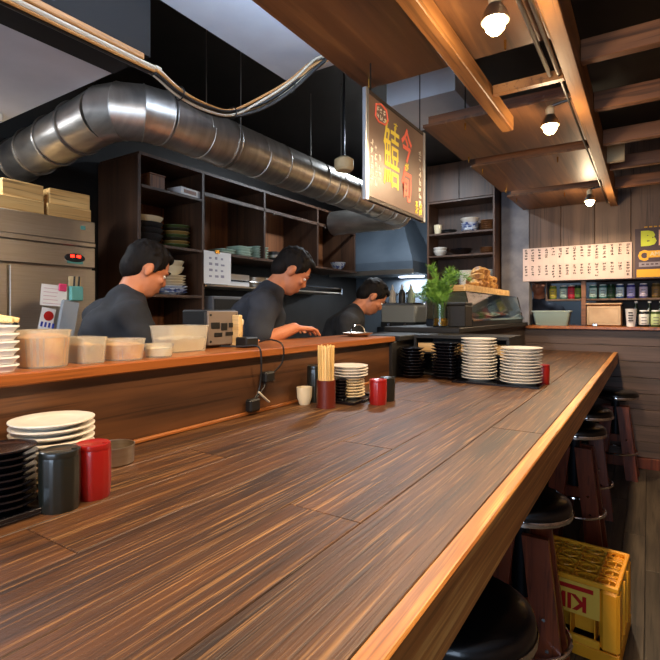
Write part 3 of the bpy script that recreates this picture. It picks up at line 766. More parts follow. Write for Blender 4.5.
# ================================================================== things on the raised ledge
LX = -1.36
def at_ledge(px, x=LX): p = on_x(px, 340, x); return Vector((p.x, p.y, LZ))
def rtub(mbz, sx, sy, h, th=.002, taper=.88, n=6, rnd=.35):
    """open rounded-rectangular tub as a closed wall surface"""
    def ring(k, z, inset):
        pts = []; ax, ay = sx * k - inset, sy * k - inset; r = min(ax, ay) * rnd
        for cx_, cy_, a0 in ((ax - r, ay - r, 0), (-ax + r, ay - r, 90), (-ax + r, -ay + r, 180), (ax - r, -ay + r, 270)):
            for i in range(n):
                a = R(a0 + 90 * i / (n - 1)); pts.append((cx_ + r * math.cos(a), cy_ + r * math.sin(a), z))
        return pts
    rings = [ring(taper, 0, 0), ring(taper + (1 - taper) * .1, .003, 0), ring(1, h, 0), ring(1.03, h, 0), ring(1.03, h + .004, 0), ring(1, h + .004, th), ring(taper, th, th)]
    m_ = len(rings[0]); vs = [p for r_ in rings for p in r_]
    fs = [tuple(range(m_))[::-1]] + [(k * m_ + i, k * m_ + (i + 1) % m_, (k + 1) * m_ + (i + 1) % m_, (k + 1) * m_ + i) for k in range(len(rings) - 1) for i in range(m_)] + [tuple((len(rings) - 1) * m_ + i for i in range(m_))]
    return mbz.add(vs, fs)
def filling(sx, sy, h, n=10):
    mb = MB(); vs = []; fs = []
    for j in range(n + 1):
        for i in range(n + 1):
            a, b = -1 + 2 * i / n, -1 + 2 * j / n
            e = max(abs(a), abs(b)); zz = h * (.86 + .14 * (1 - e ** 2)) + random.uniform(-1, 1) * .004
            k = .86 + .1 * (.5)
            vs.append((a * sx * k * (1 - .06 * abs(b) ** 3), b * sy * k * (1 - .06 * abs(a) ** 3), zz))
    m_ = n + 1
    for j in range(n):
        for i in range(n): q = j * m_ + i; fs.append((q, q + 1, q + m_ + 1, q + m_))
    base = len(vs); rim = [i for i in range(m_)] + [j * m_ + n for j in range(1, m_)] + [n * m_ + i for i in range(n - 1, -1, -1)] + [j * m_ for j in range(n - 1, 0, -1)]
    for r_ in rim: x, y, zz = vs[r_]; vs.append((x * .9, y * .9, .0035))
    L_ = len(rim)
    for i in range(L_): fs.append((rim[i], base + i, base + (i + 1) % L_, rim[(i + 1) % L_]))
    fs.append(tuple(base + i for i in range(L_)))
    return mb.add(vs, fs)
def food_tub(px, half, sx, h, fill, fm, label, x=LX, lid=None, rz=0.0, rnd=.35):
    t = thing('food_tub', label, 'tub', at_ledge(px, x) + Vector((0, 0, .0005)), rz, 'plastic food tubs on the ledge')
    part('body', rtub(MB(), sx, half, h, .002, .88, 8, rnd), M['plastic'], t, 40)
    part('food', filling((sx - .004) * (.8 if rnd > .9 else 1), (half - .004) * (.8 if rnd > .9 else 1), h * fill) if rnd < .9 else MB().lathe([(0, .004), (sx * .86, .004), (sx * (.86 + .1 * fill), h * fill * .9), (sx * .6, h * fill), (0, h * fill * 1.03)], 24), fm, t, 60)
    if lid: part('lid', MB().box(-sx * 1.04, sx * 1.04, -half * 1.04, half * 1.04, h + .004, h + .012, .003), M['lidp'], t)
    return t
food_tub(43, .062, .062, .088, .92, M['food'], 'round clear tub heaped with orange food, beside the white trays', -1.275, rnd=.98)
food_tub(86, .036, .048, .066, .8, M['foodb'], 'small square tub of brown food between two round ones', -1.275)
food_tub(124, .057, .057, .056, .85, M['food'], 'low round tub of golden food beside the small square one', -1.27, rnd=.98)
food_tub(159, .042, .042, .036, .8, M['foodw'], 'shallow round tub of pale food in front of the long container', -1.255, rnd=.98)
food_tub(180, .088, .06, .086, .6, M['foodw'], 'long clear container half full of white food beside the black receipt printer', -1.37)
# white trays at the very start
b0 = at_ledge(-16, -1.27)
for k in range(6):
    o = part('foam_tray', rtub(MB(), .055, .055, .013, .002, .86).mesh('foam_tray', 40), M['paper'], None, loc=b0 + Vector((0, 0, .0005 + k * .0178)))
    tag(o, ('topmost ' if k == 5 else 'lowest ' if k == 0 else '') + 'white foam tray in the stack at the start of the ledge', 'tray', 'white foam trays')
o = part('wooden_tongs', MB().tube([(-.06, -.05, .03), (-.02, .0, .024), (.03, .06, .008)], .006, 6).tube([(-.06, -.05, .03), (-.02, .0, .014), (.035, .045, .007)], .006, 6), M['stick'], None, True)
o.location = b0 + Vector((0, 0, .1095)); tag(o, 'pale wooden tongs lying on the white foam trays', 'tongs')
# receipt printer
c = at_ledge(208, -1.44); c.y += .02
t = thing('receipt_printer', 'black receipt printer with taupe socket panel on the ledge', 'printer', c + Vector((0, 0, .0005)))
part('body', MB().box(-.075, .055, -.085, .085, 0, .145, .006), M['bplast'], t)
part('rear_panel', MB().box(.055, .066, -.08, .08, .01, .14, .003), M['gplast'], t, label='taupe panel with sockets')
for k, (yy, zz, sy, sz) in enumerate(((-.045, .085, .022, .012), (.0, .08, .016, .014), (.04, .085, .014, .009), (-.03, .05, .02, .008), (.03, .052, .022, .007))):
    part('socket', MB().box(.066, .069, yy - sy, yy + sy, zz - sz, zz + sz, .001), M['bplast'], t)
for yy in (-.068, .068):
    for zz in (.125, .025): part('screw', MB().cone((.066, yy, zz), (.0685, yy, zz), .005, .004, 8), M['bplast'], t)
c2 = at_ledge(236, -1.37)
o = part('wooden_block', MB().box(-.03, .03, -.011, .011, 0, .125, .003), M['lightwood'], None, loc=c2 + Vector((0, -.005, .0005)))
tag(o, 'upright pale wooden block beside the receipt printer', 'block')
t = thing('wooden_cup', 'pale wooden cup with a cream lid behind the upright block', 'cup', c2 + Vector((-.05, .05, .0005)))
part('cup', MB().lathe([(0, 0), (.026, 0), (.03, .085), (0, .085)], 24), M['boxwood'], t, 40)
part('lid', MB().lathe([(0, .085), (.032, .085), (.033, .1), (.03, .108), (0, .109)], 24), M['cream'], t, 40)
t = thing('power_adapter', 'black power adapter on the ledge with its cable hanging over the edge', 'adapter', at_ledge(247, -1.30) + Vector((0, 0, .0005)))
part('brick', MB().box(-.03, .03, -.035, .035, 0, .04, .005), M['bplast'], t)
xo = .125                                             # just in front of the ledge edge, local
part('cable', MB().tube(catmull([(.03, .035, .02), (.07, .05, .03), (xo, .06, .012), (xo, .065, -.05), (.105, .04, -.09), (.106, .0, -.1)]), .0035, 6), M['cableb'], t, True)
part('plug', MB().box(.094, .126, -.035, .02, -.125, -.085, .006), M['bplast'], t)
part('plug', MB().box(.094, .124, -.115, -.06, -.22, -.175, .006), M['bplast'], t)
part('cable', MB().tube(catmull([(.108, -.02, -.11), (.112, -.03, -.14), (.108, -.06, -.17), (.107, -.085, -.19), (.108, -.05, -.14), (.125, -.06, -.04), (.118, -.07, .012), (.06, -.09, .012), (-.02, -.12, .01)]), .0035, 6), M['cableb'], t, True)
part('cable_tie', MB().tube([(.112, -.06, -.155), (.118, -.02, -.19), (.112, .0, -.2)], .004, 6), M['cable'], t, True)
# steel bowl with wire handle at the end of the ledge
c = at_ledge(388, -1.36)
t = thing('steel_bowl', 'shallow steel bowl upturned with a wire handle at the ledge end', 'bowl', (c.x, min(c.y, 2.38), LZ + .0005))
part('bowl', MB().lathe([(0, 0), (.05, 0), (.082, .018), (.085, .022), (.08, .02), (.048, .004), (0, .004)], 28), M['steel'], t, True)
part('handle', MB().tube([(.0, .08 * math.cos(a), .02 + .045 * math.sin(a)) for a in [math.pi * k / 14 for k in range(15)]], .0035, 6), M['chrome'], t, True)

# ================================================================== fridge
FX = -2.70; FT = 1.92; fy0, fy1 = .35, 1.647
t = thing('fridge', 'tall stainless steel commercial fridge with red display', 'fridge')
S = M['steel']
part('body', MB().box(-3.19, FX - .03, fy0, fy1, .1, FT, .004), S, t)
part('top_grille', MB().box(FX - .03, FX, fy0, fy1, 1.80, FT, .003), S, t)
part('grille_rail', MB().box(FX - .03, FX + .006, fy0, fy1, 1.772, 1.798, .003), S, t)
part('control_panel', MB().box(FX - .03, FX, fy0, fy1, 1.655, 1.77, .003), S, t)
for a, b in ((fy0, .765), (.771, 1.178), (1.190, fy1)):
    for z0_, z1_ in ((.15, .86), (.87, 1.64)):
        dr = part('door', MB().box(FX - .03, FX + .004, a + .002, b - .002, z0_, z1_, .0012), S, t)
        part('handle', MB().box(FX + .004, FX + .014, a + .012, a + .035, z0_ + .25, z0_ + .5, .002), M['dark'], dr)
part('plinth', MB().box(-3.15, FX - .06, fy0, fy1, 0, .1), M['black'], t)
c = on_x(75, 258, FX)
dp = part('display', MB().lathe([(0, 0), (.06, 0), (.055, .006), (0, .007)], 24, Matrix.Translation((FX, c.y, c.z)) @ Matrix.Rotation(R(90), 4, 'Y') @ Matrix.Diagonal((.42, 1, 1, 1))), M['bplast'], t, True)
for dy in (-.018, .018): part('digit', MB().box(FX + .0065, FX + .0085, c.y + dy - .011, c.y + dy + .011, c.z + .002, c.z + .016, .001), M['redled'], dp)
part('display_label', MB().box(FX + .0005, FX + .003, c.y - .045, c.y + .045, c.z - .032, c.z - .018), M['teal'], t)
part('badge', MB().box(FX, FX + .002, on_x(83, 226, FX).y - .014, on_x(83, 226, FX).y + .014, 1.868, 1.89), M['teal'], t)
def on_fridge(name, px0, px1, py0, py1, m_, label, cat, tilt=0.0, dx=.005):
    a = on_x((px0 + px1) / 2, (py0 + py1) / 2, FX + .006)
    hy = abs(on_x(px1, 300, FX).y - on_x(px0, 300, FX).y) / 2; hz = abs(on_x((px0 + px1) / 2, py0, FX).z - on_x((px0 + px1) / 2, py1, FX).z) / 2
    o = thing(name, label, cat, (FX + .005, a.y, a.z)); o.rotation_euler = (tilt, 0, 0)
    part('sheet', MB().box(0, .0012, -hy, hy, -hz, hz), m_, o); return o, hy, hz
o, hy, hz = on_fridge('note_paper', 41, 67, 285, 306, M['paper'], 'white note held by a pink magnet on the fridge door', 'note', R(-4))
part('magnet', MB().box(.0012, .009, hy - .05, hy - .005, hz - .03, hz + .012, .004), M['pink'], o)
mb = MB()
for k in range(5): mb.box(.0012, .0018, -hy * .8, hy * random.uniform(.2, .7), hz * .6 - k * .02, hz * .6 - k * .02 + .003)
part('writing', mb, colour('#c9a0a8'), o)
o, hy, hz = on_fridge('note_paper', 40, 54, 308, 330, M['paper'], 'small white card with a red dot and blue print on the fridge', 'note', R(-12))
part('red_dot', MB().lathe([(0, 0), (.026, 0), (.026, .001), (0, .001)], 24, Matrix.Translation((.0012, .005, hz * .3)) @ Matrix.Rotation(R(90), 4, 'Y')), M['redprint'], o)
mb = MB()
for k in range(4): mb.box(.0012, .0022, -hy * .75 + k * .02, -hy * .75 + k * .02 + .011, -hz * .75, -hz * .3)
part('blue_print', mb, M['bluep'], o)
c = on_x(74, 290, FX)
t = thing('pen_pocket', 'teal pocket with pens hanging on the fridge door', 'pocket', (FX + .005, c.y, c.z))
part('pocket', MB().box(0, .03, -.035, .035, -.06, .02, .004), M['teal'], t)
part('backing', MB().box(0, .004, -.035, .035, .02, .075, .001), M['ivory'], t)
for dy in (-.015, .012): part('pen', MB().cone((.014, dy, -.04), (.014, dy + .008, .075), .006, .005, 8), M['bplast'], t)
c = on_x(68, 315, FX)
o = part('dish_cloth', MB().box(0, .02, -.05, .05, -.12, .1, .008).box(.004, .03, -.06, .02, -.25, -.08, .01), M['greycloth'], None, loc=(FX + .005, c.y - .01, c.z - .02)); o.rotation_euler.x = R(-10)
tag(o, 'grey cloth hanging below the pen pocket on the fridge', 'cloth')
# wooden boxes on top of the fridge
def wbox(px0, px1, zb, h, x, label, rz=0.0):
    a = on_x(px0, 200, x); b = on_x(px1, 200, x); hy = abs(b.y - a.y) / 2
    t = thing('wooden_box', label, 'box', (x - .1, (a.y + b.y) / 2, zb), rz, 'wooden boxes on the fridge')
    part('floor_board', MB().box(-.1, .1, -hy, hy, 0, .008), M['boxwood'], t)
    part('front_board', MB().box(.09, .1, -hy, hy, .008, h, .001), M['boxwood'], t); part('rear_board', MB().box(-.1, -.09, -hy, hy, .008, h, .001), M['boxwood'], t)
    for s in (-1, 1): part('end_board', MB().box(-.09, .09, min(s * hy, s * (hy - .01)), max(s * hy, s * (hy - .01)), .008, h, .001), M['boxwood'], t)
    part('lid_board', MB().box(-.1, .1, -hy, hy, h, h + .008, .001), M['boxwood'], t)
wbox(-6, 44, FT + .001, .062, FX - .02, 'flat wooden box on the fridge, lower of the pair over the door seam')
wbox(1, 43, FT + .072, .078, FX - .03, 'wooden box with a batten end, upper of the pair over the door seam', .05)
wbox(48, 91, FT + .001, .062, FX - .02, 'flat wooden box at the fridge corner, lower of its pair')
wbox(51, 90, FT + .072, .078, FX - .03, 'wooden box at the fridge corner, upper of its pair', -.04)
o = part('stacking_rod', MB().cone((0, 0, 0), (0, 0, .17), .008, None, 8), M['seam'], None, True); o.location = (FX - .12, fy1 - .012, FT + .0005)
tag(o, 'short metal rod standing on the fridge corner by the boxes', 'rod')

# ================================================================== kitchen wall shelves
KX = -2.75; KB = -3.19
by = [1.98, 2.52, 3.21, 4.016, 4.75]
t = thing('wall_shelf', 'long dark brown open dish shelf on the kitchen wall', 'shelf')
CB = M['cabinet']
SHZ = 1.856
for i, y in enumerate(by):
    part('upright', MB().box(KB, KX, y - .012, y + .012, 1.0 if i < 2 else SHZ + .0, 2.42, .002), CB, t)
part('long_shelf', MB().box(KB, KX + .005, by[1] + .012, by[4] + .03, SHZ - .022, SHZ - .001, .002), CB, t)
part('front_rail', MB().box(KX - .02, KX, by[1] + .012, by[4] - .012, 2.26, 2.29, .002), CB, t)
for zz in (1.0, 1.52, SHZ - .001, 2.23): part('bay_shelf', MB().box(KB, KX + .003, by[0] + .012, by[1] - .012, zz - .02, zz, .002), CB, t)
for a, b, z0_ in ((by[0], by[1], 1.0), (by[1], by[2], SHZ), (by[2], by[3], SHZ), (by[3], by[4], SHZ)):
    part('back_board', MB().box(KB + .002, KB + .012, a + .012, b - .012, z0_, 2.40), M['cabback'], t)
part('top_board', MB().box(KB, KX, by[0], by[4], 2.42, 2.44), CB, t)
for y in (by[2] + .1, by[3] + .1): part('hook', MB().tube([(KX + .001, y, 2.27), (KX + .02, y, 2.26), (KX + .02, y, 2.24)], .003, 5), M['seam'], t)
def ksh(px, zz, x=-2.90): p = on_x(px, 250, x); return Vector((x, p.y, zz + .0008))
c = ksh(150, 2.23, -2.86)
o = part('wooden_box', MB().box(-.08, .08, -.06, .06, 0, .09, .003).box(-.085, .085, -.065, .065, .09, .1, .002), M['cabback'], None, loc=c); tag(o, 'small brown lidded box on the top shelf over the fat bowls', 'box')
c = ksh(184, 2.23, -2.83)
t = thing('paper_carton', 'flat white carton with a brown window lying on the top shelf', 'carton', c, .1)
part('box', MB().box(-.07, .07, -.1, .1, 0, .055, .003), M['paper'], t); part('window', MB().box(.07, .0712, -.075, .05, .015, .04), M['cabback'], t)
# big bowls / plates in the tall bay
def bowl_mesh(r, h, n=32):
    return MB().lathe([(0, 0), (r * .42, 0), (r * .44, .008), (r * .8, h * .45), (r, h), (r * .97, h + .002), (r * .76, h * .48), (r * .4, .014), (0, .013)], n).mesh('bowl', 50)
bm1 = bowl_mesh(.125, .07); c = ksh(159, SHZ, -2.90)
c.y = by[0] + .145
for k in range(4):
    o = part('bowl', bm1, M['greybowl'] if k < 3 else M['cream'], None, loc=c + Vector((0, 0, k * .04)))
    tag(o, 'wide charcoal bowl stacked in the tall shelf bay' if k < 3 else 'wide cream-rimmed bowl topping the charcoal bowl stack', 'bowl', 'wide bowls in the tall bay')
c = Vector((-2.90, by[1] - .125, SHZ + .0008))
for k in range(7):
    key = ('kd', k % 3)
    mm = (colour('#5c6a3a'), colour('#b08a4c'), colour('#3c3a2a'))[k % 3]
    if 'kd' not in PM: PM['kd'] = plate_mesh('dish', .1, .023, .028, 28)
    o = part('dish', PM['kd'], mm, None, loc=c + Vector((random.uniform(-.006, .006), random.uniform(-.006, .006), k * .023)))
    tag(o, ('mossy green', 'ochre', 'dark olive')[k % 3] + ' dish in the uneven stack beside the charcoal bowls', 'dish', 'mixed dishes in the tall bay')
c = Vector((-2.88, by[0] + .36, 1.5208))
top = stack('plate', c, .11, .02, 3, M['bluedish'], 'blue and white plate at the foot of the pale stack behind the cook', 'plate', 'blue plates in the tall bay', .018)
top = stack('plate', (c.x, c.y, top), .10, .019, 4, M['cream'], 'cream plate in the middle of the pale stack behind the cook', 'plate', 'cream plates in the tall bay', .017)
bm2 = bowl_mesh(.088, .065)
for k in range(2): tag(part('bowl', bm2, M['cream'], None, loc=(c.x, c.y, top + .0005 + k * .042)), 'cream bowl on top of the pale plate stack behind the cook', 'bowl', 'cream bowls in the tall bay')
for k in range(5):
    o = part('bowl', bm2, M['greybowl'], None, loc=(-2.95, by[0] + .13, 1.5208 + k * .03)); tag(o, 'dark bowl stacked low in the tall bay behind the cook', 'bowl', 'dark bowls in the tall bay')
# celadon square dishes in bay two
sqd = MB().box(-.075, .075, -.07, .07, 0, .006, .002)
sqd = rtub(MB(), .085, .08, .016, .004, .82).mesh('square_dish', 40)
for px, n_, lb in ((222, 2, 'low stack of celadon square dishes'), (239, 4, 'middle'), (256, 5, 'tall')):
    c = ksh(px, SHZ, -2.87)
    for k in range(n_):
        o = part('square_dish', sqd, M['greendish'], None, loc=c + Vector((0, 0, k * .0215)))
        tag(o, {2: 'pale celadon square dish in the lowest stack beside the pinned paper', 4: 'pale celadon square dish in the middle of three stacks', 5: 'pale celadon square dish in the tallest stack by the shelf divider'}[n_], 'dish', 'celadon dishes')
for k in range(4):
    c = ksh(274 + k * 10.5, SHZ, -2.84)
    t = thing('cup', 'dark glazed cup in the row of four on the long shelf', 'cup', c, 0, 'dark cups on the long shelf')
    part('body', MB().lathe([(0, 0), (.04, 0), (.052, .02), (.055, .085), (.051, .085), (.047, .02), (0, .012)], 24), M['greybowl'], t, 50)
    part('band', MB().lathe([(.0552, .03), (.0562, .033), (.0562, .052), (.0552, .055)], 24), M['seam'], t, 50)
c = ksh(338, SHZ, -2.84); o = part('bowl', bowl_mesh(.085, .08), M['bluedish'], None, loc=c); tag(o, 'blue and white patterned bowl at the end of the long shelf', 'bowl')
c = ksh(349.5, SHZ, -2.86); c.y -= .0; o = part('bowl', bowl_mesh(.07, .06), M['browndish'], None, loc=c + Vector((-.1, -.03, 0))); tag(o, 'brown bowl beside the blue and white bowl on the long shelf', 'bowl')
# paper pinned on the shelf end
a = on_x(204, 250, KX + .01); b = on_x(231, 280, KX + .01)
t = thing('notice_paper', 'white printed notice clipped to the edge of the dish shelf', 'notice', (KX + .008, a.y, a.z))
part('sheet', MB().box(0, .0015, 0, b.y - a.y, -.245, 0), M['paper'], t); part('clip', MB().box(-.002, .008, (b.y - a.y) * .4, (b.y - a.y) * .55, -.012, .012, .001), M['brass'], t)
mb = MB()
for i in range(3):
    for j in range(4): mb.box(.0015, .0022, .05 + i * .06, .05 + i * .06 + random.uniform(.02, .04), -.06 - j * .045, -.05 - j * .045 + random.uniform(0, .012))
part('print', mb, colour('#9a94a0'), t)
# steel bench along the kitchen wall with things on it
t = thing('kitchen_bench', 'steel kitchen bench along the back wall under the dish shelf', 'bench')
part('worktop', MB().box(-3.18, -2.62, 2.6, 5.5, .86, .90, .004), M['steel'], t)
for y in (2.65, 4.0, 5.4):
    for x in (-3.12, -2.68): part('leg', MB().cone((x, y, 0), (x, y, .86), .02, None, 10), M['steel'], t, True)
part('under_shelf', MB().box(-3.15, -2.66, 2.62, 5.45, .25, .27), M['steel'], t)
t = thing('wall_rack', 'steel wire rack with a rail under the long dish shelf', 'rack')
part('rack_shelf', MB().box(-3.18, -2.85, 2.62, 4.6, 1.60, 1.615, .002), M['steel'], t)
part('rail', MB().cone((-2.83, 2.6, 1.655), (-2.83, 4.6, 1.655), .008, None, 8), M['chrome'], t, True)
for y in (2.62, 3.6, 4.6): part('bracket', MB().box(-3.18, -2.83, y - .008, y + .008, 1.595, 1.66), M['chrome'], t)
a = on_x(214, 305, -2.72); b = on_x(256, 287, -2.72)
t = thing('microwave', 'grey microwave oven on the bench under the dish shelf', 'microwave', (-2.90, (a.y + b.y) / 2, .9005))
hy = (b.y - a.y) / 2
part('stand', MB().box(-.17, .17, -hy, hy, 0, .36, .004), M['darksteel'], t)
part('body', MB().box(-.18, .18, -hy - .01, hy + .01, .36, .62, .006), mat('microwave_grey', '#6e6c6c', .4), t)
part('door', MB().box(.18, .19, -hy, hy * .5, .375, .6, .003), M['bplast'], t); part('panel', MB().box(.18, .186, hy * .55, hy, .375, .6, .002), M['steel'], t)
part('label_strip', MB().box(.186, .188, hy * .6, hy * .95, .55, .575), M['paper'], t)
c = on_x(240, 284, -2.85)
o = part('carton', MB().box(-.1, .1, -.13, .13, 0, .10, .004), M['paper'], None, loc=(-2.98, c.y + .02, 1.6155)); tag(o, 'white carton on the steel rack under the celadon dishes', 'carton')
o = part('steel_pan', MB().lathe([(0, 0), (.1, 0), (.11, .01), (.115, .09), (.12, .092), (.117, .094), (.11, .092), (.105, .012), (0, .008)], 28), M['steel'], None, True); o.location = (-2.98, c.y + .34, 1.6155); tag(o, 'steel pan standing on the rack under the dark cups', 'pan')
o = part('steel_pan', o.data, M['steel']); o.location = (-2.98, c.y + .64, 1.6155); tag(o, 'second steel pan on the rack, further toward the kitchen end', 'pan')
# cooking bench equipment at the kitchen end
t = thing('cooking_hood', 'blue-grey steel extractor hood at the kitchen end', 'hood', (-2.62, 5.2, 0))
hp = [(-.5, -.3), (.5, -.3), (.5, .34), (-.5, .34)]
mb = MB(); vs = [(-.52, -.35, 1.83), (.52, -.35, 1.83), (.52, .34, 1.83), (-.52, .34, 1.83), (-.52, -.35, 1.95), (.52, -.35, 1.95), (.52, .34, 1.95), (-.52, .34, 1.95), (-.25, -.05, 2.5), (.25, -.05, 2.5), (.25, .34, 2.5), (-.25, .34, 2.5)]
mb.add(vs, [(0, 3, 2, 1), (0, 1, 5, 4), (1, 2, 6, 5), (2, 3, 7, 6), (3, 0, 4, 7), (4, 5, 9, 8), (5, 6, 10, 9), (6, 7, 11, 10), (7, 4, 8, 11), (8, 9, 10, 11)])
part('canopy', mb, M['bluewall'], t); part('grease_rail', MB().box(-.53, .53, -.37, -.35, 1.81, 1.86, .002), M['steel'], t)
part('chimney', MB().box(-.2, .2, .0, .34, 2.5, 2.97), M['bluewall'], t)
part('added_hood_lamp', MB().box(.1, .4, .2, .28, 1.815, 1.829, .003), M['tube'], t)  # lamp added out of sight under the canopy to brighten the cooking end
l = bpy.data.lights.new('added_hood_light', 'AREA'); l.shape = 'RECTANGLE'; l.size = .3; l.size_y = .1; l.energy = 9; l.color = (.85, .93, 1)
lo = bpy.data.objects.new('added_hood_light', l); COL.objects.link(lo); lo.parent = t; lo.location = (.25, .24, 1.80)
t = thing('kitchen_bench', 'steel cooking bench across the kitchen end under the hood', 'bench')
part('worktop', MB().box(-2.6, -1.6, 4.95, 5.54, .86, .90, .004), M['steel'], t)
part('splash_back', MB().box(-2.6, -1.6, 5.535, 5.55, .9, 1.5, .002), M['steel'], t)
for x in (-2.55, -1.65):
    for y in (5.0, 5.5): part('leg', MB().cone((x, y, 0), (x, y, .86), .02, None, 10), M['steel'], t, True)
t = thing('utensil_rail', 'wall rail hung with ladles and knives over the cooking bench', 'rail', (-2.15, 5.5, 1.62))
part('rail', MB().cone((-.45, 0, 0), (.45, 0, 0), .009, None, 8), M['chrome'], t, True)
for s in (-.44, .44): part('bracket', MB().box(s - .01, s + .01, 0, .04, -.02, .02), M['chrome'], t)
for k in range(9):
    x = -.4 + k * .1
    if k % 3 == 1:
        part('knife', MB().box(x - .014, x + .014, -.014, -.008, -.2, -.05, .002).box(x - .01, x + .01, -.018, -.004, -.05, .03, .003), M['chrome'] , t)
    else:
        part('ladle', MB().tube([(x, -.012, .02), (x, -.012, -.18)], .005, 6).ell((x, -.03, -.22), (.04, .03, .035), 14, 8), M['steel'], t, True)
for k, (x, r, h, m_, lb) in enumerate(((-2.42, .1, .22, 'steel', 'tall steel stock pot on the cooking bench beside the hood'), (-2.12, .12, .3, 'steel', 'wide steel stock pot on the cooking bench under the ladles'), (-1.82, .09, .26, 'galv', 'dull metal stock pot at the open end of the cooking bench'))):
    t = thing('stock_pot', lb, 'pot', (x, 5.2, .9005))
    part('body', MB().lathe([(0, 0), (r, 0), (r, h), (r + .006, h + .003), (r, h + .006), (r - .004, h), (r - .004, .006), (0, .006)], 28), M[m_], t, True)
    part('lid', MB().lathe([(0, h + .006), (r + .004, h + .006), (r, h + .016), (.02, h + .03), (0, h + .03)], 28), M[m_], t, True)
    part('knob', MB().lathe([(0, h + .03), (.012, h + .03), (.016, h + .045), (0, h + .05)], 14), M['bplast'], t, True)
    for s in (-1, 1): part('grip', MB().tube([(s * r, -.03, h * .8), (s * (r + .03), -.02, h * .8), (s * (r + .03), .02, h * .8), (s * r, .03, h * .8)], .005, 6), M['chrome'], t, True)
# espresso-like steel box and bottles behind the plant
c = on_t(404, 308, 4.6); 
t = thing('steam_cooker', 'squat steel steam cooker with dark base behind the plant', 'cooker', (c.x, c.y, .86))
part('cart', MB().box(-.2, .2, -.17, .17, -.86, .40, .004), M['darksteel'], t)
part('body', MB().box(-.17, .17, -.14, .14, .40, .60, .012), mat('cooker_grey_enamel', '#8e9290', .35), t); part('base_band', MB().box(-.172, .172, -.142, .142, .40, .45, .004), M['bplast'], t)
part('lid', MB().box(-.15, .15, -.12, .12, .60, .625, .01), M['chrome'], t)
for s in (-.08, .08): part('knob', MB().cone((s, -.142, .425), (s, -.165, .425), .016, .014, 14), M['chrome'], t, True)
for k, (dx, col_, lb) in enumerate(((-.12, '#d8d0c0', 'white sauce bottle on the steam cooker'), (-.02, '#3a3a3c', 'black sauce bottle on the steam cooker'), (.07, '#8a9a8c', 'greenish sauce bottle on the steam cooker'))):
    t = thing('sauce_bottle', lb, 'bottle', (c.x + dx, c.y, .86 + .6258))
    part('body', MB().lathe([(0, 0), (.03, 0), (.032, .01), (.032, .09), (.014, .125), (0, .125)], 18), colour(col_), t, True)
    part('cap', MB().lathe([(0, .125), (.014, .125), (.012, .15), (.004, .175), (0, .175)], 14), colour('#b4b4b0'), t, True)

# ================================================================== things on the black ledge: plant, fish case
WZ = LZ + .0365
t = thing('vase_plant', 'feathery green fern sprigs in a glass vase on the black ledge', 'plant', (-1.16, 3.14, WZ))
part('vase', MB().lathe([(0, 0), (.05, 0), (.052, .005), (.052, .15), (.049, .15), (.049, .008), (0, .008)], 28), M['glass'], t, 50)
part('water', MB().lathe([(0, .0085), (.0485, .0085), (.0485, .06), (0, .06)], 28), M['amber'], t, 50)
leaf = MB()
for k in range(22):
    a = random.random() * 6.283; sp = random.uniform(.03, .19); hh = random.uniform(.2, .42)
    p = [Vector((random.uniform(-.02, .02), random.uniform(-.02, .02), .02)), Vector((.2 * sp * math.cos(a), .2 * sp * math.sin(a), .15)),
         Vector((.6 * sp * math.cos(a), .6 * sp * math.sin(a), hh * .85)), Vector((sp * math.cos(a), sp * math.sin(a), hh * (.8 if sp > .15 else 1.0)))]
    cc = catmull(p, 8)
    part('stem', MB().tube(cc, [.0022 - .0014 * i / len(cc) for i in range(len(cc))], 5), M['green'], t)
    for i in range(9, len(cc)):
        q = cc[i]; tdir = (cc[i] - cc[i - 1]).normalized()
        for s in range(9):
            d = Vector((random.uniform(-1, 1), random.uniform(-1, 1), random.uniform(-.3, .7))).normalized(); d = (d + tdir * .7).normalized()
            ln = random.uniform(.03, .06); sd = d.orthogonal().normalized() * .0022
            e = q + d * ln; m_ = q + d * ln * .5
            leaf.add([q, m_ + sd, e, m_ - sd], [(0, 1, 2, 3)])
o = part('foliage', leaf, M['green'], t); o['kind'] = 'stuff'
o = thing('black_canister', 'square black lidded canister between the fern and the fish case', 'canister', (-1.075, 3.26, WZ))
part('body', MB().box(-.068, .068, -.075, .075, 0, .145, .006), M['black'], o); part('lid', MB().box(-.07, .07, -.077, .077, .145, .165, .005), M['black'], o)
# fish case
cy0, cy1 = 3.38, 5.0
t = thing('fish_case', 'long glass fish display case on the black ledge', 'display case', (-1.19, 0, WZ))
part('base', MB().box(-.17, .17, cy0, cy1, 0, .05, .004), M['darksteel'], t)
part('trim_strip', MB().box(.1705, .178, cy0, cy1, .035, .05, .001), M['chrome'], t)
part('front_pane', MB().add([(.166, cy0 + .01, .05), (.166, cy1 - .01, .05), (.12, cy1 - .01, .24), (.12, cy0 + .01, .24), (.161, cy0 + .01, .05), (.161, cy1 - .01, .05), (.115, cy1 - .01, .24), (.115, cy0 + .01, .24)],
     [(0, 1, 2, 3), (7, 6, 5, 4), (0, 3, 7, 4), (1, 5, 6, 2), (0, 4, 5, 1), (3, 2, 6, 7)]), M['glass'], t)
for y in (cy0, cy1 - .006): part('end_pane', MB().add([(.165, y, .05), (.12, y, .24), (-.165, y, .24), (-.165, y, .05), (.165, y + .006, .05), (.12, y + .006, .24), (-.165, y + .006, .24), (-.165, y + .006, .05)],
     [(0, 1, 2, 3), (7, 6, 5, 4), (0, 4, 5, 1), (1, 5, 6, 2), (2, 6, 7, 3), (3, 7, 4, 0)]), M['glass'], t)
part('top_pane', MB().box(-.168, .122, cy0, cy1, .2405, .247, .001), M['glass'], t)
part('rear_frame', MB().box(-.17, -.166, cy0, cy1, .05, .24), M['steel'], t)
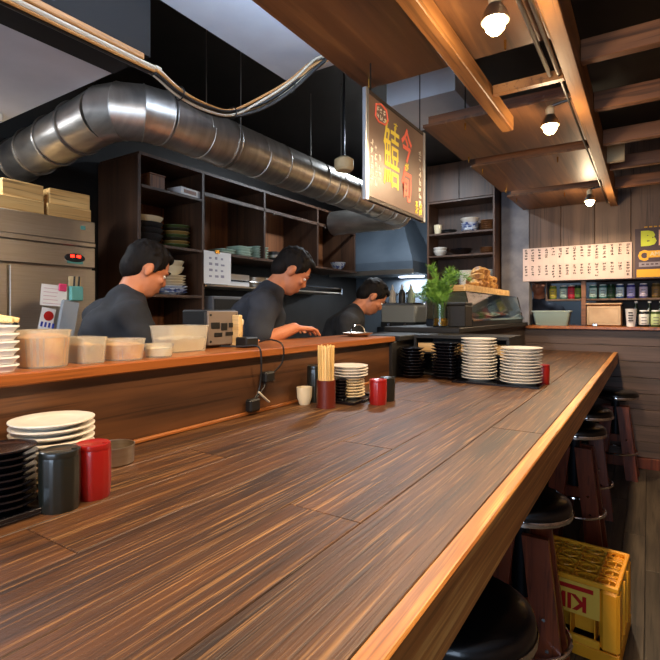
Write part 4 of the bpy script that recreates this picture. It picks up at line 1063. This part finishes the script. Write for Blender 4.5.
for y in (cy0 - .004, cy1 + .0005): part('edge_strip', MB().tube([(.167, y, .05), (.121, y, .245)], .004, 6), M['chrome'], t)
fc_ = ['#b8c4cc', '#c89a8a', '#7c9a6a', '#d8d4c8', '#8ab0c0', '#a85a4a', '#cfd8d8']
for k in range(7):
    y = cy0 + .16 + k * .21
    o = part('fish_fillet', MB().ell((0, 0, .022), (.09, .07, .022), 14, 8).ell((.0, .03, .03), (.06, .035, .02), 12, 6), colour(fc_[k]), None, 60)
    o.location = (-1.17, y, WZ + .0505); o.rotation_euler.z = random.random()
    tag(o, ('silvery', 'pink', 'leaf green', 'white', 'blue-grey', 'dark red', 'pale grey')[k] + ' fish piece lying inside the glass case', 'fish')
# plank tray with dried fish on the case
tb = WZ + .2475
t = thing('wooden_tray', 'long shallow wooden tray lying on top of the fish case', 'tray', (-1.2, 0, tb))
part('tray_floor', MB().box(-.12, .12, 3.40, 4.72, 0, .012, .002), M['lightwood'], t)
for x in (-.12, .11): part('tray_side', MB().box(x, x + .01, 3.42, 4.72, .012, .05, .001), M['lightwood'], t)
for y in (3.40, 4.71): part('tray_end', MB().box(-.11, .11, y, y + .01, .012, .045, .001), M['lightwood'], t)
for k in range(16):
    mb = MB(); s_ = random.uniform(.7, 1.25)
    pts = [Vector((-.065 * s_, 0, 0)), Vector((-.03 * s_, .02, .03)), Vector((.03 * s_, -.01, .035)), Vector((.065 * s_, .02, .02))]
    mb.tube(catmull(pts, 4), [.010 + .03 * math.sin(math.pi * min(1, i / 12)) for i in range(13)], 5)
    o = part('dried_fish', mb, M['dried'])
    lay = k // 6; i = k % 6
    yy = 4.02 + i * .105 + lay * .05
    o.location = (-1.2 + random.uniform(-.015, .015), yy, tb + .05 + lay * .055); o.rotation_euler = (random.uniform(-.3, .3), random.uniform(-.5, .1), random.uniform(-.4, .4) + (1.2 if k % 2 else 0))
    tag(o, 'curled golden dried fish heaped in the wooden tray', 'dried fish', 'dried fish heap')
# ================================================================== dish cabinet at the kitchen end
cy = 5.0; cx0, cx1 = -2.0, -1.285
t = thing('dish_cabinet', 'dark brown open dish cabinet on the kitchen end wall', 'cabinet', (0, 0, 0))
for x in (cx0, cx1 - .02): part('side_board', MB().box(x, x + .02, cy, cy + .3, 1.55, 2.97, .002), CB, t)
for k, zz in enumerate((1.60, 2.0, 2.235, 2.575)): part('shelf_board', MB().box(cx0 + .02, cx1 - .02, cy + .004, cy + .29, zz - .02, zz, .002), CB, t)
part('back_board', MB().box(cx0 + .02, cx1 - .02, cy + .29, cy + .3, 1.58, 2.97), CB, t)
for x0_, x1_ in ((cx0 + .02, -1.65), (-1.648, cx1 - .02)): part('top_door', MB().box(x0_, x1_, cy, cy + .015, 2.577, 2.965, .003), CB, t)
def cab(px, zz, dy=.13): p = on_y(px, 230, cy + dy); return Vector((p.x, cy + dy, zz + .0006))
def cupm(r, h): return MB().lathe([(0, 0), (r * .75, 0), (r * .8, .006), (r, h), (r * .94, h), (r * .72, .012), (0, .011)], 24).mesh('cup', 50)
q = cab(436, 2.235); q.x = max(q.x, cx0 + .075); tag(part('cup', cupm(.045, .11), M['cream'], None, loc=q), 'tall cream cup at the left end of the middle cabinet shelf', 'cup')
q = cab(449, 2.235); stack('plate', q, .085, .02, 2, M['greybowl'], 'dark plate under a small jar in the end cabinet', 'plate', 'dark plates in the end cabinet', .02)
q = cab(470, 2.235); tp = stack('plate', q, .09, .019, 5, M['bluedish'], 'blue patterned plate in the end cabinet stack', 'plate', 'blue plates in the end cabinet', .018)
tag(part('bowl', bowl_mesh(.1, .05), M['white'], None, loc=(q.x, q.y, tp + .0005)), 'white bowl on top of the blue plate stack', 'bowl')
q = cab(488, 2.235); q.x = min(q.x, cx1 - .105); stack('basket', q, .078, .021, 5, M['browndish'], 'woven brown basket dish stacked beside the white bowl', 'basket', 'brown baskets', .02)
q = cab(440, 2.0); q.x = max(q.x, cx0 + .1)
for k in range(2): tag(part('bowl', bowl_mesh(.075, .06), M['white'], None, loc=q + Vector((0, 0, k * .035))), 'small white bowl paired beside the wide black bowl', 'bowl', 'white bowl pair')
q = cab(461, 2.0); tag(part('bowl', bowl_mesh(.125, .065), M['blackpl'], None, loc=q), 'wide black bowl in the middle of the end cabinet', 'bowl')
q = cab(488, 2.0); q.x = min(q.x, cx1 - .105); stack('basket', q, .078, .02, 3, M['browndish'], 'flat brown basket dish beside the wide black bowl', 'basket', 'low brown baskets', .018)
q = cab(449, 1.6)
for k in range(3): tag(part('bowl', bm2, M['greybowl'], None, loc=q + Vector((0, 0, k * .06))), 'dark bowl in the loose stack low in the end cabinet', 'bowl', 'dark bowls low in the end cabinet')
q = cab(467, 1.6); stack('plate', q, .085, .021, 11, M['white'], 'white plate in the wide stack low in the end cabinet', 'plate', 'white plates low in the cabinet', .02)
q = cab(488, 1.6); q.x = min(q.x, cx1 - .105); stack('plate', q, .075, .021, 11, M['white'], 'white plate in the narrow stack at the cabinet side', 'plate', 'small white plates low in the cabinet', .02)

# ================================================================== far wall: menu, poster, bottles
a = on_y(523, 265, YB); b = on_y(632, 265, YB); zt = on_y(577, 245.5, YB).z; zb = on_y(577, 280, YB).z
t = thing('menu_strip', 'long white paper menu in two rows of handwritten columns on the wall', 'menu', (a.x, YB - .001, zb))
wid = b.x - a.x; hh = zt - zb
part('backing', MB().box(0, wid, -.004, .0, 0, hh), M['menu'], t)
nc = 15; rowh = hh / 2
for r_ in range(2):
    for i in range(nc):
        x = i * wid / nc
        s_ = part('paper_slip', MB().box(x + .0015, x + wid / nc - .0015, -.0062, -.0045, r_ * rowh + .0015, r_ * rowh + rowh - .0015), M['menu'], t)
        mb = MB(); nchar = random.choice((3, 4, 4, 5)); cw = .03
        for j in range(nchar):
            zc = r_ * rowh + rowh - .02 - j * .026
            for k in range(5):
                if random.random() < .5:
                    zz = zc + random.uniform(-.011, .009); x0_ = x + wid / nc / 2 + random.uniform(-.5, -.15) * cw; x1_ = x + wid / nc / 2 + random.uniform(.15, .5) * cw
                    mb.box(x0_, x1_, -.0068, -.0062, zz - .0021, zz + .0021)
                else:
                    xx = x + wid / nc / 2 + random.uniform(-.4, .4) * cw; mb.box(xx - .0021, xx + .0021, -.0068, -.0062, zc - random.uniform(.004, .012), zc + random.uniform(.002, .01))
        part('lettering', mb, M['ink'], s_)
# poster
pa = on_y(635, 229, YB); pz0 = on_y(645, 278.5, YB).z; pz1 = on_y(645, 228.5, YB).z
t = thing('beer_poster', 'dark poster with big lime BEER lettering beside the paper menu', 'poster', (pa.x, YB - .001, pz0))
PW, PH = .56, pz1 - pz0
part('sheet', MB().box(0, PW, -.004, 0, 0, PH), M['poster'], t)
part('yellow_band', MB().box(.012, PW - .012, -.0055, -.004, .012, .082), M['pyel'], t)
part('grey_band', MB().box(.03, PW - .03, -.0055, -.004, .105, .145), M['pgrey'], t)
part('badge', MB().box(.09, PW - .06, -.0052, -.004, .185, .245), M['pyel'], t)
XZ = Matrix.Rotation(R(90), 4, 'X')
def wtext(body, size, x, zc, m_, sx=1.0, bold=.004, dy=-.0058):
    me = text_mesh(body, size, .0006, sx, bold); me.transform(XZ); part('lettering', me, m_, t, loc=(x, dy, zc))
wtext('B', .165, .098, .35, M['pgrn'], 1.15, .012); wtext('E', .165, .225, .35, M['ppink'], 1.15, .012); wtext('E', .165, .345, .35, M['pgrn'], 1.15, .012); wtext('R', .165, .465, .35, M['ppink'], 1.15, .012)
wtext('C', .12, .062, .20, M['pyel'], .9, .006); wtext('AM', .05, .15, .215, M['ivory'], 1, .002, -.0062)
mb = MB()
for k in range(14): mb.box(.05 + k * .034, .05 + k * .034 + .022, -.0058, -.0052, .12, .132)
part('lettering', mb, M['poster'], t)
mb = MB()
for k in range(12): mb.box(.07 + k * .036, .07 + k * .036 + .024, -.0056, -.004, .452, .462)
part('lettering', mb, M['pyel'], t)
# recess shelf, post
t = thing('bottle_shelf', 'brown shelf and post in the wall recess full of bottles', 'shelf')
q = on_y(583.5, 300, YB + .05); SZ = 1.53
part('shelf_board', MB().box(on_y(548, 300, YB + .2).x, 1.58, YB + .14, YB + .40, SZ - .018, SZ, .002), M['wallup'], t)
part('post', MB().box(q.x - .02, q.x + .02, YB + .05, YB + .1, 1.267, NZ, .002), M['rafter'], t)
part('head_rail', MB().box(-.99, 1.58, YB + .05, YB + .40, NZ - .001, NZ + .018), M['cabinet'], t)
part('shelf_hanger', MB().box(on_y(548, 300, YB + .2).x - .012, on_y(548, 300, YB + .2).x, YB + .14, YB + .40, SZ - .018, NZ - .002), M['wallup'], t)
part('end_board', MB().box(1.582, 1.598, YB + .13, YB + .40, 1.267, NZ - .002), M['wallup'], t)
def jar(px, zz, dy, r, h, body, labelc, cap, text, cat='jar', neck=False):
    p = on_y(px, 300, YB + dy)
    t = thing(cat.replace(' ', '_'), text, cat, (p.x, YB + dy, zz + .0006))
    if neck: pr = [(0, 0), (r, 0), (r, h * .5), (r * .85, h * .6), (r * .36, h * .74), (r * .34, h * .92), (0, h * .92)]; ct, cr = h * .92, r * .4
    else: pr = [(0, 0), (r * .96, 0), (r, .006), (r, h * .86), (r * .9, h * .92), (0, h * .92)]; ct, cr = h * .92, r * .85
    part('body', MB().lathe(pr, 20), colour(body, .2), t, 40)
    part('label_wrap', MB().lathe([(r * 1.001, h * .12), (r * 1.012, h * .125), (r * 1.012, h * (.46 if neck else .76)), (r * 1.001, h * (.465 if neck else .765))], 20), colour(labelc, .6), t, 40)
    mk = MB()
    for k in range(3):
        zc = h * (.18 + k * (.09 if neck else .18)); a = -math.pi / 2 + .2 * (k - 1); mk.box(-.5 * r, .5 * r, -r * 1.03, -r * 1.016, zc, zc + h * .035)
    part('label_print', mk, colour('#4a4a58', .7), t)
    part('cap', MB().lathe([(0, ct), (cr, ct), (cr, h * .99), (cr * .9, h), (0, h)], 16), colour(cap, .4), t, 40)
U = SZ
for px, b_, l_, c_, tx in ((553, '#6a7a30', '#c8b84a', '#b8a040', 'yellow-green labelled can on the recess shelf above the cook'), (563.5, '#4a6a66', '#c0dcd4', '#e8e8e4', 'mint labelled can beside the red can'),
        (571.5, '#8a1a24', '#c8304a', '#d8d0c8', 'red labelled can on the recess shelf by the post'), (578, '#1e3a22', '#6a8a3c', '#20301e', 'dark green can next to the brown post'),
        (593, '#3a6a66', '#bfe0dc', '#d0e4e0', 'first of two pale aqua cans past the post'), (603, '#3a6a6c', '#b4d8dc', '#d0e4e4', 'second pale aqua can, beside the dark green bottle'),
        (611, '#16301c', '#1e4026', '#16301c', 'plain dark green can between the aqua and blue ones'), (620, '#2a4a7a', '#c4dce8', '#e0e8f0', 'pale blue labelled can under the menu end'),
        (631, '#3a3a8a', '#a8a8e0', '#e0e0f0', 'violet-blue labelled can under the poster edge'), (643.5, '#4a4a7a', '#dcd0e8', '#f0ecf4', 'white and lilac labelled can under the poster'),
        (656, '#5a4a2a', '#8a6a3a', '#6a5a3a', 'brown labelled can under the poster lettering'), (667, '#2a4a3a', '#bcd0c0', '#d0d8d0', 'grey-green labelled can beyond the brown one')):
    jar(px, U, .20, .034, .135, b_, l_, c_, tx, 'can')
p = on_y(604, 311, YB + .12)
t = thing('copper_tin', 'shiny copper-coloured rectangular tin in the wall recess', 'tin', (p.x, YB + .1, 1.2665))
part('body', MB().box(-.15, .15, -.05, .05, 0, .20, .012), M['tin'], t); part('lid_rim', MB().box(-.153, .153, -.053, .053, .2, .222, .006), M['tin'], t)
part('front_dent', MB().box(-.12, .12, -.054, -.05, .03, .17, .003), M['tin'], t); part('clasp', MB().box(-.09, -.05, -.062, -.05, .0, .025, .003), M['chrome'], t)
p = on_y(631, 318, YB + .06)
t = thing('paper_cup', 'white printed paper cup beside the copper tin', 'cup', (p.x, YB + .06, 1.2665))
part('body', MB().lathe([(0, 0), (.033, 0), (.045, .16), (.047, .163), (.043, .163), (.031, .004), (0, .004)], 24), M['paper'], t, 50)
mb = MB()
for k in range(4): mb.box(-.02, .02 - .006 * (k % 2), -.046, -.042, .05 + k * .024, .06 + k * .024)
part('print', mb, M['ink'], t)
for px, b_, l_, c_, tx in ((644, '#14181c', '#e0e0dc', '#f0f0ee', 'black jar with white label and cap beside the paper cup'), (656, '#3a4a24', '#b8c890', '#f0f0e8', 'green labelled jar with white cap in the wall recess'),
        (668, '#241c18', '#d8c8a0', '#e8e8e0', 'brown jar with cream label in the wall recess')):
    jar(px, 1.2662, .09, .04, .15, b_, l_, c_, tx, 'jar')
for px, tx in ((636, 'tall dark bottle with white cap behind the paper cup'), (649.5, 'tall dark bottle with white cap behind the two jars'), (661, 'tall dark bottle with white cap behind the green jar')):
    jar(px, 1.2662, .19, .036, .235, '#16201a', '#2a302a', '#f0eee8', tx, 'bottle', True)
p = on_y(552, 316, YB + .06)
o = thing('plastic_tub', 'grey-green translucent plastic tub on the recess ledge by the post', 'tub', (p.x, YB + .06, 1.2665))
part('body', rtub(MB(), .17, .07, .13, .003, .85), mat('grey_green_plastic', '#9fb0a6', .35, trans=.35), o, 40); part('lid', MB().box(-.178, .178, -.075, .075, .1345, .146, .004), mat('grey_green_lid', '#a8b4ac', .4), o)

# ================================================================== people
def limb(mb, pts, rad, n=14):
    for (p, q), (a, b) in zip(zip(pts, pts[1:]), zip(rad, rad[1:])):
        p, q = Vector(p), Vector(q); d = q - p; Ln = d.length; Mx = Matrix.Translation(p) @ d.to_track_quat('Z', 'Y').to_matrix().to_4x4()
        pr = [(0, -a)]
        for k in range(1, 5): th = math.pi / 2 * (1 - k / 4); pr.append((a * math.cos(th), -a * math.sin(th)))
        for k in range(0, 4): th = math.pi / 2 * k / 4; pr.append((b * math.cos(th), Ln + b * math.sin(th)))
        pr.append((0, Ln + b)); mb.lathe(pr, n, Mx)
def person(label, loc, rz, shirt, head_pos, pitch, yaw, hips, chest, neck, arms, hair='short', lean=0.0, sc=1.0):
    t = thing('person', label, 'person', loc, rz); t.scale = (sc,) * 3
    hips, chest, neck, hd = Vector(hips), Vector(chest), Vector(neck), Vector(head_pos)
    HM = Matrix.Translation(hd) @ Matrix.Rotation(yaw, 4, 'Z') @ Matrix.Rotation(-pitch, 4, 'X')
    hp = lambda *v: HM @ Vector(v)
    body = MB()
    body.ell((0, -.008, .035), (.077, .097, .095), 20, 14, HM); body.ell((0, .02, -.03), (.066, .075, .085), 18, 12, HM)
    body.ell((0, .04, -.078), (.045, .045, .035), 14, 10, HM)                               # jaw / chin
    limb(body, [hp(0, .083, .02), hp(0, .099, -.016)], [.009, .013], 10); body.ell((0, .094, -.022), (.018, .012, .009), 10, 8, HM)   # nose
    body.ell((0, .082, .032), (.052, .016, .011), 12, 8, HM)                                 # brow
    for s in (-1, 1):
        body.ell((s * .043, .066, -.015), (.022, .020, .018), 10, 8, HM)                     # cheeks
        body.ell((s * .079, -.008, -.005), (.010, .02, .033), 10, 8, HM)                     # ears
    body.ell((0, .088, -.056), (.025, .010, .006), 10, 6, HM); body.ell((0, .086, -.066), (.021, .010, .006), 10, 6, HM)   # lips
    limb(body, [neck + (hd - neck) * -.15, hp(0, -.015, -.045)], [.062, .054])
    sh = []
    limb(body, [hips, (hips + chest) / 2, chest], [.135, .125, .135])
    ax = Vector((1, 0, 0))
    for s in (-1, 1):
        S0 = chest + Vector((s * .165, .0, .07)) if True else 0; sh.append(S0)
        limb(body, [neck, S0], [.05, .058]); limb(body, [chest, S0], [.11, .06])
        limb(body, [hips + Vector((s * .05, 0, 0)), hips + Vector((s * .09, .0, -.05)), hips + Vector((s * .10, .02, -.46)), hips + Vector((s * .10, -.02, -.86))], [.13, .095, .06, .042])
        foot = hips + Vector((s * .105, .02, 0)); limb(body, [Vector((foot.x, foot.y - .05, .05)), Vector((foot.x * 1.1, foot.y + .14, .035))], [.045, .034])
        E_, W_, fd = arms[0 if s < 0 else 1]; E_, W_, fd = Vector(E_), Vector(W_), Vector(fd).normalized()
        limb(body, [S0, E_, W_], [.055, .042, .028])
        # hand: palm and five fingers
        side = fd.cross(Vector((0, 0, 1))).normalized() if abs(fd.z) < .9 else Vector((1, 0, 0)); dn = side.cross(fd).normalized()
        if dn.z > 0: dn = -dn
        pc = W_ + fd * .05
        for q in (-.027, -.009, .009, .027): limb(body, [W_ + side * q * .5 + fd * .01, W_ + fd * .09 + side * q], [.015, .0125], 8)
        for q, ln in zip((-.033, -.011, .011, .033), (.06, .075, .072, .055)):
            b0_ = W_ + fd * .092 + side * q; m1 = b0_ + fd * ln * .5 + dn * .008 + side * q * .12; m2 = m1 + fd * ln * .4 + dn * .025
            limb(body, [b0_, m1, m2], [.0095, .0085, .0075], 8)
        th_ = W_ + fd * .03 + side * (-s) * .03; limb(body, [th_, th_ + fd * .03 + side * (-s) * .03, th_ + fd * .065 + side * (-s) * .034 + dn * .01], [.013, .011, .009], 8)
    part('body', bake(body, .0065, 5), M['skin'], t)
    # eyes
    for s in (-1, 1):
        e = part('eye', MB().ell((0, 0, 0), (.0115, .0115, .0075), 12, 8), M['eyew'], t, 180, loc=hp(s * .031, .0755, .010))
        e.rotation_euler = (-pitch, 0, yaw); part('iris', MB().ell((0, .0082, 0), (.0058, .0045, .0058), 10, 6), M['iris'], e, 180)
        part('eyebrow', MB().tube([hp(s * .015, .096, .034), hp(s * .032, .094, .039), hp(s * .052, .078, .034)], [.003, .0042, .002], 6), M['hair'], t)
    # hair
    hb = MB(); hb.ell((0, -.014, .044), (.082, .100, .094), 20, 14, HM); hb.ell((0, -.055, -.0), (.070, .058, .075), 16, 12, HM); hb.ell((0, .05, .094), (.058, .042, .028), 14, 8, HM)
    for k in range(80):
        a = random.uniform(0, 6.283); el = random.uniform(.15, 1.45); d = Vector((math.cos(a) * math.cos(el), math.sin(a) * math.cos(el), math.sin(el)))
        if d.y > .55 and d.z < .55: continue
        p = Vector((d.x * .078, -.014 + d.y * .095, .044 + d.z * .09)); limb(hb, [HM @ p, HM @ (p + d * .008 + Vector((random.uniform(-.02, .02), .012, -.008)))], [.011, .006], 7)
    for s in (-1, 1): limb(hb, [hp(s * .077, .022, .05), hp(s * .080, .018, .0)], [.012, .007], 8)
    # keep the face free: drop hair in front of and below the hairline
    me = bake(hb, .006, 2); bmx = bmesh.new(); bmx.from_mesh(me); inv = HM.inverted()
    kill = [v for v in bmx.verts if (lambda q: q.y > .062 and q.z < .072)(inv @ v.co)]
    bmesh.ops.delete(bmx, geom=kill, context='VERTS'); bmx.to_mesh(me); bmx.free()
    part('hair', me, M['hair'], t)
    # clothes
    sb = MB(); limb(sb, [hips + Vector((0, 0, -.06)), (hips + chest) / 2, chest], [.152, .143, .15]); 
    limb(sb, [chest, neck - (neck - chest) * .06], [.135, .084])
    for s, S0 in zip((-1, 1), sh):
        E_ = Vector(arms[0 if s < 0 else 1][0]); limb(sb, [neck - (neck - chest) * .15 + Vector((s * .03, 0, -.01)), S0], [.078, .08]); limb(sb, [chest, S0], [.138, .084])
        limb(sb, [S0, S0.lerp(E_, .78)], [.074, .066])
    me = bake(sb, .011, 6)
    for v in me.vertices:
        q = v.co; n_ = v.normal; f = math.sin(q.z * 46 + q.x * 18) * math.sin(q.x * 31 + q.y * 22) * .006; v.co = q + n_ * f
    part('shirt', me, shirt, t)
    tb_ = MB(); limb(tb_, [hips + Vector((0, 0, .02)), hips + Vector((0, 0, -.05))], [.148, .148])
    for s in (-1, 1): limb(tb_, [hips + Vector((s * .05, 0, -.02)), hips + Vector((s * .09, .0, -.07)), hips + Vector((s * .10, .02, -.46)), hips + Vector((s * .10, -.02, -.80))], [.138, .108, .078, .066])
    part('trousers', bake(tb_, .014, 4), M['trouser'], t)
    for s in (-1, 1):
        foot = hips + Vector((s * .105, .02, 0)); shb = MB(); limb(shb, [Vector((foot.x, foot.y - .055, .055)), Vector((foot.x * 1.1, foot.y + .15, .046))], [.054, .045])
        part('shoe', bake(shb, .012, 3), M['shoe'], t)
    return t
# cook by the fridge, in profile, reaching towards the tubs
person('cook in a black shirt beside the steel fridge, head bowed over the tubs', (-1.93, 1.24, 0), R(-12), M['shirt'], (0, .16, 1.585), R(28), R(-8),
       (0, -.02, .92), (0, .03, 1.30), (0, .075, 1.45), [((-.27, .12, 1.08), (-.2, .36, .98), (.2, 1, -.1)), ((.29, .12, 1.10), (.24, .38, 1.02), (-.2, 1, -.1))])
person('cook in a navy shirt leaning over the ledge with bare forearms', (-1.83, 1.98, 0), R(-38), M['navy'], (0, .24, 1.545), R(38), R(-6),
       (0, -.06, .92), (0, .06, 1.29), (0, .125, 1.43), [((-.30, .06, 1.15), (-.15, .2, 1.25), (.5, 1, .0)), ((.29, .0, 1.19), (.22, .2, 1.255), (-.5, 1, -.05))], sc=1.05)
person('young cook in a black shirt looking down at the end of the ledge', (-1.80, 2.84, 0), R(-50), M['shirt'], (0, .25, 1.50), R(42), R(6),
       (0, -.06, .90), (0, .06, 1.25), (0, .13, 1.39), [((-.28, .1, 1.04), (-.16, .27, 1.10), (.6, 1, -.1)), ((.28, .06, 1.04), (.17, .2, 1.08), (-.8, 1, -.1))])
p = on_y(541, 300, 5.88)
person('person in a dark shirt standing behind the hatch under the paper menu', (p.x, 5.88, 0), R(176), M['navy'], (0, .1, 1.615), R(14), R(4),
       (0, -.02, .92), (0, .02, 1.25), (0, .05, 1.42), [((-.20, .03, 1.02), (-.17, .12, .80), (.2, .3, -1)), ((.20, .03, 1.02), (.17, .12, .80), (-.2, .3, -1))], sc=1.06)
t = thing('ceiling_lamp', 'added round lamp lighting the room behind the hatch', 'lamp', (-.85, 5.6, 2.979))  # unseen lamp added so the person behind the hatch shows up
part('base', MB().lathe([(0, -.02), (.1, -.02), (.11, 0), (0, 0)], 24), M['white'], t, True); part('globe', MB().lathe([(0, -.11), (.05, -.1), (.085, -.06), (.09, -.021), (0, -.021)], 24), M['tube'], t, 60)
l = bpy.data.lights.new('added_room_light', 'POINT'); l.energy = 45; l.color = (.85, .93, 1); l.shadow_soft_size = .1
lo = bpy.data.objects.new('added_room_light', l); COL.objects.link(lo); lo.parent = t; lo.location = (0, 0, -.2)
